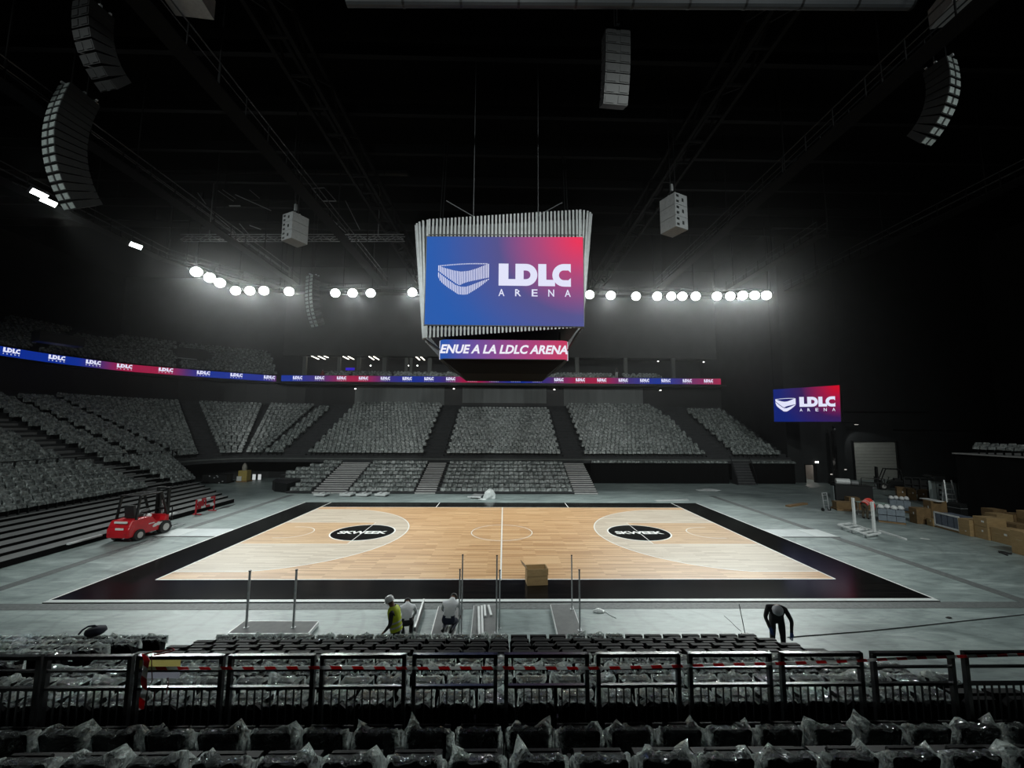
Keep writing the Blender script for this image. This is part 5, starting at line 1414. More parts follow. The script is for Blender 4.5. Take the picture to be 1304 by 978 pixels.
# long black drape box with rolls on it
t, w, h = face_box('black_crate', 'long black crate with white rolls on top', (1065,637), (1113,640), 618, 1.5, M_black); t['category'] = 'crate'
MB().box((0,.75,h/2),(w,1.5,h)).build('body', M_black, t, bevel=.02); MB().box((0,.75,h+.02),(w*1.01,1.52,.05)).build('lid', M_blackmetal, t)
r0 = Vector(t.location); az = t.rotation_euler.z
for i, (dx, rr_, lab) in enumerate(((-.6,.26,'white rolled sheet on the long black crate'), (.25,.18,'smaller pale roll on the long black crate'))):
    q = thing('rolled_sheet', lab, 'roll', (r0.x+dx*math.cos(az)-.6*math.sin(az), r0.y+dx*math.sin(az)+.6*math.cos(az), h+.045), az)
    MB().cyl((-.5 if i == 0 else -.25,0,rr_),(.5 if i == 0 else .25,0,rr_),rr_,n=12).build('roll', M_white if i == 0 else M_spk, q)
fr_t = thing('tubular_rack', 'dark tube frame on the right end of the black crate', 'frame', (r0.x+1.5*math.cos(az)-.5*math.sin(az), r0.y+1.5*math.sin(az)+.5*math.cos(az), h+.045), az)
for a, b in (((-.8,0,0),(-.8,0,.65)),((.8,0,0),(.8,0,.65)),((-.8,0,.65),(.8,0,.65)),((-.8,0,.3),(.8,0,.3))): MB().bar(a, b, .06).build('tube', M_spkdark, fr_t)
t, w, h = face_box('leaning_board', 'tall grey board leaning on the left end of the black crate', (1058,639), (1062,640), 618, .2, M_spk); t['category'] = 'panel'
MB().box((0,.05,h/2),(w,.08,h)).build('board', mat('board_grey', S(120,128,128), .5), t)
# mast lift: tall black column
P = atz(1066, 617)
t = thing('mast_lift', 'tall thin black mast lift beside the dock door', 'lift', (P.x, P.y, 0))
hm = 6.1
MB().box((0,0,.15),(1.0,1.2,.3)).build('base', M_blackmetal, t)
for i, w_ in enumerate((.34,.26,.18)): MB().box((.05*i,0,.3+hm*(.45+.18*i)/1.0-.0), (.3-.07*i,w_,hm*(.85-.0*i)*.5)).build('mast_section', M_blackmetal, t)
MB().box((0,0,hm*.5),(.26,.3,hm-.3)).build('mast', M_spkdark, t)
MB().lathe([(.08,0),(.22,.05),(.2,.18),(.06,.24)], (0,-.1,hm-.12), n=8).build('head', M_spkdark, t); MB().box((0,-.25,hm+.12),(.14,.06,.1)).build('lamp_cap', M_steel, t)
for (px, py, y_, lab) in ((1040.5,588.5,22.5,'small white exit lamp above the personnel door'), (1059,604,22.5,'small dim lamp on the stage wall'), (1077,598,22.4,'tiny lamp between mast lift and dock door')):
    p = aty(px, py, y_); q = thing('wall_lamp', lab, 'lamp', p)
    MB().box((0,.03,0),(.36 if px < 1050 else .22,.06,.18 if px < 1050 else .1)).build('lens', M_pin if px < 1050 else glow('dim_lamp', (1,.98,.9), .5), q); MB().box((0,.08,0),(.4 if px < 1050 else .24,.06,.22 if px < 1050 else .12)).build('housing', M_blackmetal, q)
# dark forklift in front of the dock door, with a barrier frame beside it
def forklift(label, loc, rz, body, guard, decals=True, s_=1.0):
    t = thing('forklift', label, 'forklift', loc, rz)     # local +x is forward
    prof = [(-1.25,.25),(-1.28,.75),(-1.15,1.02),(-.35,1.05),(-.05,.95),(.25,.62),(.62,.62),(.72,.95),(.86,.95),(.88,.25)]
    MB().prism(prof, lambda u,v,d:(u,d,v), -.55, .55).build('body', body, t, bevel=.05)
    MB().prism([(-1.32,.22),(-1.34,.62),(-1.22,.80),(-1.02,.80),(-1.02,.22)], lambda u,v,d:(u,d,v), -.56, .56).build('counterweight', body, t, bevel=.06)
    for (x, y, r_) in ((-.78,-.5,.27),(-.78,.5,.27),(.62,-.52,.33),(.62,.52,.33)):
        w_ = MB().cyl((x,y-.12,r_),(x,y+.12,r_),r_,n=16).build('wheel', M_rubber, t)
        sg = -1 if y < 0 else 1
        MB().cyl((x,y+sg*.12,r_),(x,y+sg*.135,r_),r_*.55,n=12).build('hub', mat('wheel_hub', (.5,.48,.46), .5, .3), w_)
    for (a, b) in (((-.95,-.5,1.0),(-.80,-.48,2.1)),((-.95,.5,1.0),(-.80,.48,2.1)),((.80,-.5,.9),(.35,-.48,2.12)),((.80,.5,.9),(.35,.48,2.12))): MB().bar(a, b, .08).build('guard_pillar', guard, t)
    for i in range(6): MB().box((-.8+1.15*i/5, 0, 2.13), (.07, 1.0, .05)).build('guard_bar', guard, t)
    for s2 in (-1,1): MB().box((-.22, s2*.49, 2.13), (1.25,.07,.07)).build('guard_side', guard, t)
    st = MB().box((-.55,0,1.13),(.5,.5,.14)).build('seat', M_black, t); MB().box((-.78,0,1.42),(.12,.48,.5),R3(ry=-.15)).build('backrest', M_black, st)
    MB().cyl((.25,0,.65),(.05,0,1.25),.035,n=6).build('steering_column', M_blackmetal, t); MB().lathe([(.17,-.015),(.19,0),(.17,.015)],(.04,0,1.27),n=14,rot=R3(ry=-.35)).build('steering_wheel', M_black, t)
    for s2 in (-1,1): MB().box((1.0, s2*.30, 1.17), (.14,.09,2.2)).build('mast_rail', guard, t); MB().box((1.06, s2*.20, 1.1), (.10,.06,1.95)).build('inner_mast', M_blackmetal, t)
    for z in (.4, 1.2, 2.25): MB().box((1.0,0,z),(.12,.7,.09)).build('mast_cross', guard, t)
    MB().cyl((1.0,0,.2),(1.0,0,1.9),.045,n=8).build('lift_cylinder', M_steel, t)
    for z in (.25,.62): MB().box((1.15,0,z),(.05,.95,.10)).build('carriage', guard, t)
    for i in range(5): MB().box((1.16,-.42+.21*i,.95),(.03,.04,.62)).build('load_backrest', guard, t)
    for s2 in (-1,1): MB().box((1.70,s2*.24,.09),(1.1,.11,.045)).build('fork', M_steel, t); MB().box((1.18,s2*.24,.33),(.05,.11,.5)).build('fork_shank', M_steel, t)
    if decals:
        side = lambda u,v: (u, -.556, v)
        mb = MB(); 
        for cx, cz, r_ in ((.08,.55,.11),(.24,.58,.12),(.40,.55,.11),(.0,.52,.08),(.48,.53,.08)): mb.add([(cx+r_*math.cos(2*PI*i/10), -.557-.0004*cx, cz+r_*.8*math.sin(2*PI*i/10)) for i in range(10)], [tuple(range(10))])
        mb.build('side_emblem', M_paper, t)
        mb = MB(); mb.add([(-.30,-.557,.66),(.02,-.557,.66),(.02,-.557,.71),(-.30,-.557,.71)],[(0,1,2,3)]); mb.build('side_stripe', M_paper, t)
        MB().box((-1.345,-.1,.66),(.01,.42,.10)).build('rear_plate', M_paper, t); MB().box((-1.30,-.1,.96),(.05,.62,.09)).build('rear_stripe', M_paper, t)
        for s2 in (-1,1): MB().box((-1.345,s2*.42,.42),(.01,.12,.07)).build('tail_lamp', M_redp, t)
        MB().lathe([(.13,0),(.15,.05),(.10,.13),(.03,.15)],(-.05,-.25,.98),n=10).build('white_helmet', M_white, t)
    t.scale = (s_,)*3
    return t
R_, Fp = atz(175, 687.5), atz(213, 676.5)
dv = (Fp-R_); fc = R_.lerp(Fp, .42)
forklift('red forklift truck parked by the left steps', (fc.x-.45, fc.y, 0), math.atan2(dv.y, dv.x), M_red, M_blackmetal, True, 1.12)
P = atz(1134, 623.5)
forklift('dark forklift in front of the dock door', (P.x, P.y, 0), 2.6, M_blackmetal, M_blackmetal, False, 1.0)
t, w, h = face_box('safety_barrier', 'long dark barrier frame right of the dark forklift', (1153,629), (1184,631), 607, .3, M_black); t['category'] = 'barrier'
for z in (.2, h*.6, h): MB().bar((-w/2,0,z-.04),(w/2,0,z-.04),.08).build('rail', M_spkdark, t)
for i in range(4): MB().bar((-w/2+w*i/3,0,0),(-w/2+w*i/3,0,h),.08).build('post', M_spkdark, t)
MB().box((0,.25,h*.42),(w,.06,h*.8)).build('dark_sheet', M_black, t)

# ---------------------------------------------------------------- white trolley frame with two posts, loose bars, planks
t = thing('trolley_frame', 'white low trolley frame with two upright posts', 'trolley', atz(1098, 679))
c_ = Vector(t.location)
q = [atz(*p, .2)-c_ for p in ((1066,668.5),(1093,669.5),(1124,680.5),(1106,682))]
q = [atz(*p, .22)-c_ for p in ((1067,668),(1084,666.5),(1121,679),(1106,681.5))]
for a, b in ((0,1),(1,2),(2,3),(3,0)): MB().bar(q[a], q[b], .09, .08).build('frame_bar', M_white, t)
for f_ in (.25,.45,.6,.8): MB().bar(q[0].lerp(q[3],f_), q[1].lerp(q[2],f_), .07, .06).build('cross_bar', M_white, t)
MB().bar(q[0].lerp(q[3],.42), q[1].lerp(q[2],.62), .06).build('diagonal', M_white, t); MB().bar(q[0].lerp(q[3],.62), q[1].lerp(q[2],.42), .06).build('diagonal', M_white, t)
for f_ in (.12,.45,.88):
    for e0, e1 in ((0,3),(1,2)):
        p = q[e0].lerp(q[e1], f_); MB().box((p.x,p.y,-.0+.09),(.1,.1,.18)).build('caster', M_steel, t)
for (pb, pt) in (((1088.5,667.5),634), ((1113.5,677.5),639)):
    b = atz(*pb, .22); lo, hi = 0, 4
    for _ in range(25):
        m_ = (lo+hi)/2
        if proj_px(b.x, b.y, .22+m_)[1] > pt: lo = m_
        else: hi = m_
    MB().bar(b-c_, b-c_+Vector((0,0,lo)), .12).build('post', M_white, t)
def rod(name, a, b, w, m, label, cat, z=.0, h=None):
    a, b = atz(*a), atz(*b); c = (a+b)/2; o = MB().bar(a-c+Vector((0,0,(h or w)/2+z)), b-c+Vector((0,0,(h or w)/2+z)), w, h or w).build(name, m, None, loc=c); tag(o, label, cat); return o
rod('white_bar', (1119.5,677), (1154,688), .10, M_white, 'white bar lying on the floor right of the trolley frame', 'bar')
rod('white_bar', (835,638.3), (876,636.8), .30, M_white, 'white flat bar on the floor behind the far right court corner', 'bar', 0, .06)
rod('plank', (1003,645.5), (1026,642), .35, M_wood, 'short wooden plank on the floor at the right', 'plank', 0, .12)
rod('white_scrap', (1172,685.5), (1184,687), .12, M_paper, 'small white scrap on the floor below the boxes', 'scrap', 0, .01)
P = atz(1053, 651)
t = thing('hand_truck', 'small steel hand truck standing on the right floor', 'hand truck', (P.x, P.y, 0), .2)
for s_ in (-1,1): MB().bar((s_*.22,0,.1),(s_*.22,.1,1.35),.05).build('side_tube', M_steel, t); MB().cyl((s_*.28,.05,.13),(s_*.33,.05,.13),.13,n=10).build('wheel', M_rubber, t)
for z in (.4,.8,1.2): MB().bar((-.22,.03+z*.06,z),(.22,.03+z*.06,z),.04).build('cross_tube', M_steel, t)
MB().bar((-.22,.1,1.35),(.22,.1,1.35),.05).build('handle', M_steel, t); MB().box((0,-.15,.02),(.45,.3,.025)).build('toe_plate', M_steel, t)
P = atz(1284,706)
t = thing('cable_tangle', 'black cable tangle on the floor beside the long low box', 'cable', P)
MB().tube([(-.35,-.25,.03),(-.15,.1,.03),(.1,-.05,.04),(.2,.3,.03),(-.05,.35,.05),(-.2,.2,.03),(.3,.1,.03)], .035, 5).build('loop', M_rubber, t)

# ---------------------------------------------------------------- left side odds and ends
P0, P1 = atz(249, 656), atz(272, 650)
dv = P1-P0
t = thing('safety_barrier', 'red and white plastic safety barrier by the left steps', 'barrier', P0.lerp(P1,.5), math.atan2(dv.y, dv.x))
L_ = dv.length; hb = 1.05
for s_ in (-1,1): MB().bar((s_*L_/2,0,.05),(s_*L_/2,0,hb),.08).build('upright', M_redp, t); MB().bar((s_*L_*.42,-.3,.03),(s_*L_*.42,.3,.03),.07).build('foot', M_redp, t)
for z in (.45,.98):
    for i in range(4): MB().box((-L_/2+L_*(i+.5)/4,0,z),(L_/4*.98,.06,.15)).build('board_stripe', M_redp if (i+(z > .5)) % 2 == 0 else M_white, t)
MB().box((-L_*.25,0,.7),(L_*.3,.05,.42)).build('panel', M_redp, t)
MB().bar((0,0,.5),(0,0,.95),.06).build('strut', M_redp, t)
t2 = thing('black_mat', 'black rubber mat lying by the lowest left step', 'mat', atz(282, 646.5)); c_ = Vector(t2.location)
MB().prism([tuple((atz(*p)-c_)[:2]) for p in ((274,649.5),(291,646),(300,642.3),(285,645))], lambda u,v,d:(u,v,d), .0, .02).build('sheet', M_rubber, t2)
rod_a, rod_b = atz(86, 694, .30), atz(129, 682.5, .30); c = (rod_a+rod_b)/2
o = MB().bar(rod_a-c+Vector((0,0,.04)), rod_b-c+Vector((0,0,.04)), .12, .08).build('white_bar', M_white, None, loc=c); tag(o, 'white bar lying on the lowest left step', 'bar')
o = MB().box((0,0,.02),(.35,1.5,.04)).build('white_board', M_white, None, loc=(-22.3, 3.2, .302)); tag(o, 'white board lying on the lowest step behind the red forklift', 'board')
# pallet with a yellow box and wrapped thing under the far left corner
P = atz(308, 614)
pallet('wooden pallet under the yellow box in the dark far left corner', (P.x, P.y-.1, 0), 1.2, 1.0)
t = thing('cardboard_box', 'yellowish box on a pallet in the dark far left corner', 'box', (P.x, P.y+.0, .14), 0, None)
MB().box((0,.4,.55),(.95,.8,1.1)).build('carton', mat('box_yellow', S(170,150,84), .8, var=.1), t, bevel=.02); MB().box((-.3,-.03,.25),(.5,.1,.5)).build('wrap', M_paper, t)
t = thing('wrapped_roll', 'small film-wrapped roll standing on the yellowish box', 'roll', (P.x-.05, P.y+.4, 1.24)); MB().lathe([(.22,0),(.26,.3),(.2,.6),(.05,.85)], n=10).build('roll', mat('wrap_grey', (.3,.28,.24), .5, var=.2), t)
for i, px in enumerate((323.5, 330.5)):
    p = aty(px, 607.5, 23.2); t = thing('door_sign', '%s small white sign glowing in the dark far left corner' % ('left' if i == 0 else 'right'), 'sign', p); MB().box((0,0,0),(.34,.05,.62)).build('face', glow('sign_white', (.9,.95,.95), .55), t); MB().box((0,.04,0),(.4,.05,.7)).build('frame', M_blackmetal, t); MB().bar((0,.05,-.3),(0,.05,-p.z),.05).build('post', M_blackmetal, t)
t = thing('dark_trolley', 'dark loaded trolley with small bright fittings under the far left tier', 'trolley', atz(272, 616))
MB().box((0,.6,.45),(2.6,1.0,.9)).build('load', M_black, t); MB().box((0,.6,.1),(2.8,1.1,.12)).build('base', M_blackmetal, t)
for (x, z) in ((-.5,.8),(.0,.62),(.25,.85),(.35,.72),(.9,.25),(.55,-.0+.1)): MB().box((x,.05,z),(.12,.08,.10)).build('fitting', M_steel, t)

# ---------------------------------------------------------------- far floor: four low trolleys, plastic and paper
for i, (px, py) in enumerate(((407,632.5),(440,632.5),(461,632.5),(484.5,632.5))):
    P = atz(px, py)
    t = thing('low_trolley', '%s of the four low white trolleys in front of the far stand' % ['leftmost','second from the left','third from the left','rightmost'][i], 'trolley', (P.x-.4, P.y+.1, 0), -.12, 'low trolleys in front of the far stand')
    MB().box((.35,1.0,.20),(.9,2.3,.06)).build('platform', M_steel, t); MB().box((.35,-.17,.17),(1.0,.08,.20)).build('front_bar', M_white, t)
    for j in range(4): MB().box((.86,.1+.6*j,.20),(.10,.35,.16)).build('side_bracket', M_white, t); MB().box((.8,.3+.55*j,.06),(.08,.12,.12)).build('caster', M_rubber, t)
    for j in range(3): MB().box((.1+.25*j,1.1,.26),(.16,1.9 if i % 2 else 1.5,.06)).build('batten', M_white if (i+j) % 2 else M_spk, t)
    t.scale.y = .40
P = atz(606, 634.5)
t = thing('low_trolley', 'small low trolley beside a white plastic bundle', 'trolley', P, -.15)
MB().box((0,.5,.16),(.9,1.4,.06)).build('platform', M_spk, t); MB().box((-.1,-.2,.14),(1.2,.08,.10)).build('front_bar', M_white, t)
for s_ in (-1,1): MB().box((s_*.4,.5,.06),(.1,1.2,.12)).build('caster_rail', M_blackmetal, t)
def crumple(name, label, cat, P, r_, h, m, seed=1, n=9, k=5):
    rq = random.Random(seed); mb = MB(); pr_ = []
    vs = []; 
    for j in range(k):
        t_ = j/(k-1); rad = r_*math.cos(t_*1.35)
        for i in range(n): vs.append((rad*math.cos(2*PI*i/n)*rq.uniform(.7,1.2), rad*.7*math.sin(2*PI*i/n)*rq.uniform(.7,1.2), h*math.sin(t_*PI/2)*rq.uniform(.85,1.1) if j else 0))
    fs = [(j*n+i, j*n+(i+1) % n, (j+1)*n+(i+1) % n, (j+1)*n+i) for j in range(k-1) for i in range(n)] + [tuple((k-1)*n+i for i in range(n))]
    o = mb.add(vs, fs).build(name, m, None, loc=P); tag(o, label, cat); return o
M_sheet = mat('white_plastic_sheet', (.66,.70,.70), .3, var=.12, scale=6, bump=.5, bscale=14)
crumple('plastic_bundle', 'bright white plastic bundle on the floor before the far stand', 'plastic', atz(624, 634.5), .55, .75, M_sheet, 3)
crumple('plastic_scrap', 'flat plastic scrap beside the white bundle', 'plastic', atz(614, 636), .4, .08, M_sheet, 4)
crumple('paper_scraps', 'pale scraps on the floor in front of the closed stand', 'paper', atz(904, 624.5), 1.2, .12, M_sheet, 5)
crumple('plastic_sheet', 'white crumpled sheet on the floor behind the railing', 'plastic', atz(762, 779), .20, .09, M_sheet, 6)
t = thing('floor_cord', 'thin white cord on the floor beside the crumpled sheet', 'cord', atz(775, 783)); c_ = Vector(t.location)
MB().tube([atz(*p,.01)-c_ for p in ((766,779),(772,780),(778,784),(784,787))], .012, 5).build('cord', M_sheet, t)
t = thing('floor_cable', 'black cable running across the floor to the right edge', 'cable', atz(1150, 797)); c_ = Vector(t.location)
MB().tube([atz(*p,.012)-c_ for p in ((1003,811.5),(1060,807),(1100,804),(1160,798),(1220,791.5),(1304,782.5),(1360,777))], .012, 6).build('cable', M_rubber, t)
t = thing('floor_cable', 'thin cable by the dark pole near the front row', 'cable', atz(935, 794)); c_ = Vector(t.location)
MB().tube([atz(*p,.006)-c_ for p in ((922,784),(930,791),(938,799),(944,804))], .006, 5).build('cable', M_rubber, t)
o = crumple('debris', 'small grey debris on the floor near the right edge of the picture', 'debris', atz(1208, 787), .10, .04, M_spkdark, 8)

# ---------------------------------------------------------------- cardboard box on the court edge
pa, pb = atz(671.5, 746, .042), atz(697.5, 745, .042); w = (pb-pa).length
t = thing('cardboard_box', 'open cardboard box standing on the black court border', 'box', ((pa.x+pb.x)/2, (pa.y+pb.y)/2, .042), math.atan2((pb-pa).y, (pb-pa).x))
hb, db = .62, .55
for nm, c, d in (('front_side', (0,0,hb/2), (w,.012,hb)), ('rear_side', (0,db,hb/2), (w,.012,hb)), ('left_side', (-w/2,db/2,hb/2), (.012,db,hb)), ('right_side', (w/2,db/2,hb/2), (.012,db,hb)), ('bottom', (0,db/2,.008), (w,db,.012))): MB().box(c, d).build(nm, M_card, t)
MB().box((-w/2-.10,db/2,hb+.10),(.012,db*.96,.30),R3(ry=-.75)).build('flap', M_card2, t)
MB().box((w/2+.02,db/2,hb-.13),(.012,db*.96,.26)).build('flap', M_card, t); MB().box((0,db+.02,hb-.13),(w*.96,.012,.26)).build('flap', M_card, t); MB().box((0,-.014,hb-.14),(w*.96,.012,.26)).build('flap', M_card, t)

# ---------------------------------------------------------------- stage decks and upright poles behind the front row
M_deck = mat('deck_grey', (.115,.118,.118), .7, var=.12, scale=5, bump=.1)
def deck(label, corners, z=.16, th=.12, floor_z=0):
    P = [atz(*c, z) for c in corners]; ctr = sum(P, Vector())/4
    t = thing('stage_deck', label, 'stage deck', (ctr.x, ctr.y, 0))
    Q = [(p-Vector((ctr.x,ctr.y,0))) for p in P]
    poly = [(p.x,p.y) for p in Q]
    MB().prism(poly, lambda u,v,d:(u,v,d), z-.02, z).build('top_board', M_deck, t)
    for a, b in zip(Q, Q[1:]+Q[:1]): MB().bar(Vector((a.x,a.y,z-th/2-.005)), Vector((b.x,b.y,z-th/2-.005)), .05, th).build('edge_profile', M_alu, t)
    for p in Q: MB().box((p.x*.9,p.y*.9,(z-th)/2),(.06,.06,max(.02,z-th))).build('foot', M_steel, t)
    return t
deck('flat grey stage deck lying on the floor below two poles', ((311,791),(405,791),(392,806),(291,806)))
deck('grey stage deck beneath the kneeling worker', ((559,772),(587,771),(577,813),(548,813)))
deck('narrow grey stage deck with two white bars on it', ((604,771),(632,770),(633,812),(600,812)))
deck('grey stage deck turned slightly, right of the centre poles', ((701.5,769.5),(728,769),(742,808),(712,814)))
for i, (a, b, lab) in enumerate((((609.5,774),(610.5,812),'left white bar on the narrow stage deck'), ((613.5,773),(614.5,812),'right white bar on the narrow stage deck'), ((617,772),(618,786),'short white bar at the far end of the narrow deck'), ((622,772),(625.5,785),'short slanted white bar on the narrow deck'))):
    p, q = atz(*a, .16), atz(*b, .16); c = (p+q)/2; o = MB().bar(p-c+Vector((0,0,.03)), q-c+Vector((0,0,.03)), .07, .05).build('white_bar', M_white, None, loc=c); tag(o, lab, 'bar', 'white bars on the decks')
for i, (a, b, lab) in enumerate((((575,787),(569,812),'thin white strut leaning in front of the kneeling worker'), ((579.8,806.5),(577.6,814),'thick white strut right of the kneeling worker'))):
    p, q = atz(*a, .16), atz(*b, .16); c = (p+q)/2; o = MB().bar(p-c+Vector((0,0,.03)), q-c+Vector((0,0,.03)), .06, .05).build('white_bar', M_white, None, loc=c); tag(o, lab, 'bar', 'white bars on the decks')
def pole(label, base, ptop, r_=.022, z=0.0, dx=0):
    b = atz(*base, z); lo, hi = 0, 4
    for _ in range(25):
        m_ = (lo+hi)/2
        if proj_px(b.x, b.y, z+m_)[1] > ptop: lo = m_
        else: hi = m_
    t = thing('upright_pole', label, 'pole', (b.x, b.y, z), 0, 'upright steel poles behind the front row')
    MB().box((0,0,.006),(.12,.12,.012)).build('foot_plate', M_steel, t)
    MB().cyl((0,0,.012),(dx,0,lo),r_,n=8).build('tube', M_steel, t); MB().cyl((dx,0,lo),(dx,0,lo+.02),r_*1.3,n=8).build('cap', M_blackmetal, t)
    return t
pole('left pole standing on the flat grey deck', (313.5,799), 727, .035, .16)
pole('right pole standing on the flat grey deck', (373.5,799), 726, .035, .16)
pole('shorter pole at the left of the centre group', (584.3,810), 725.5, .022)
pole('taller pole at the left of the centre group', (587.5,807), 707, .022)
pole('taller pole at the middle of the centre group', (632.0,806), 708, .022, .16)
pole('shorter pole at the middle of the centre group', (636.0,800), 726.5, .022)
pole('taller pole at the right of the centre group', (728.5,776), 707.5, .022, .16)
pole('shorter pole at the right of the centre group', (738.5,803), 726, .025, .16)
p = atz(528,812,.009)
t = thing('leaning_board', 'thin pale-edged panel leaning beside the yellow-vested worker', 'panel', p); c_ = Vector(p)
dd = atz(539.5,774,.009)-p
MB().bar((0,0,.14), (dd.x,dd.y,.14), .05, .28).build('board', M_deck, t); MB().bar((0,0,.29), (dd.x,dd.y,.29), .055, .03).build('edge', M_alu, t)
b = atz(949, 808, .0)
t = thing('broom_pole', 'thin dark pole leaning by the front row seats', 'pole', (b.x, b.y, 0)); MB().cyl((0,0,0),(-.09,.1,.85),.012,n=6).build('shaft', M_blackmetal, t); MB().box((0,0,.02),(.2,.08,.04)).build('foot', M_blackmetal, t)
# bag on the left block
P = CAM + ray(150, 808)*11.0
t = thing('shoulder_bag', 'dark bag with a loop handle on the left block of wrapped seats', 'bag', (P.x, ROWS[0][0]+.1, ROWS[0][1]+.80))
MB().lathe([(.16,0),(.22,.06),(.2,.14),(.08,.19)], n=10).build('body', mat('navy_cloth', S(24,28,44), .8, var=.2), t, smooth=True)
MB().tube([(-.42,0,.0),(-.34,0,.10),(-.2,0,.19),(-.05,0,.21),(.05,0,.17)], .022, 6).build('strap', MATS['navy_cloth'], t)
# lamp that lights the dock door
p = Vector((oL.x-1.2, 22.9, oz+2.2))
t = thing('dock_lamp', 'small dark lamp head above the dock door', 'lamp', p)
MB().box((0,0,0),(.4,.3,.22)).build('housing', M_blackmetal, t); MB().box((0,.12,-.12),(.3,.2,.02)).build('lens', glow('dock_lens', (1,.95,.85), 1.5), t); MB().bar((0,.1,.1),(0,2.3,.1),.06).build('arm', M_blackmetal, t)
spot('dock_beam', p+Vector((0,.1,-.2)), ((oL.x+oR.x)/2, 25.4, 1.6), 150, math.radians(75), .3, .05)

# ---------------------------------------------------------------- people: one skinned surface each
def skin_body(J, Eg, Rd, matfn, mats, root):
    names = list(J); idx = {n: i for i, n in enumerate(names)}
    me = bpy.data.meshes.new('body'); me.from_pydata([J[n] for n in names], [(idx[a], idx[b]) for a, b in Eg], [])
    ob = bpy.data.objects.new('tmp_body', me); col.objects.link(ob)
    ob.modifiers.new('skin', 'SKIN'); me.skin_vertices  # layer made by the modifier
    if not me.skin_vertices: pass
    sv = me.skin_vertices[0].data
    for n in names:
        r_ = Rd[n]; sv[idx[n]].radius = (r_, r_) if not isinstance(r_, tuple) else r_
        sv[idx[n]].use_root = (n == root)
    sb = ob.modifiers.new('sub', 'SUBSURF'); sb.levels = 2; sb.render_levels = 2
    dg = bpy.context.evaluated_depsgraph_get(); out = bpy.data.meshes.new_from_object(ob.evaluated_get(dg))
    bpy.data.objects.remove(ob)
    for m in mats: out.materials.append(m)
    seg = [(Vector(J[a]), Vector(J[b]), a, b) for a, b in Eg]
    for p in out.polygons:
        c = p.center; best = min(seg, key=lambda s: ((c - s[0]) - (s[1]-s[0])*max(0, min(1, (c-s[0]).dot(s[1]-s[0])/max(1e-9, (s[1]-s[0]).length_squared)))).length)
        p.material_index = matfn(best[2], best[3], c); p.use_smooth = True
    out.name = 'body'; return out
M_skin = mat('skin', S(120,84,64), .55, var=.08, scale=8)
M_hair = mat('dark_hair', (.01,.009,.008), .6, var=.3, scale=20)
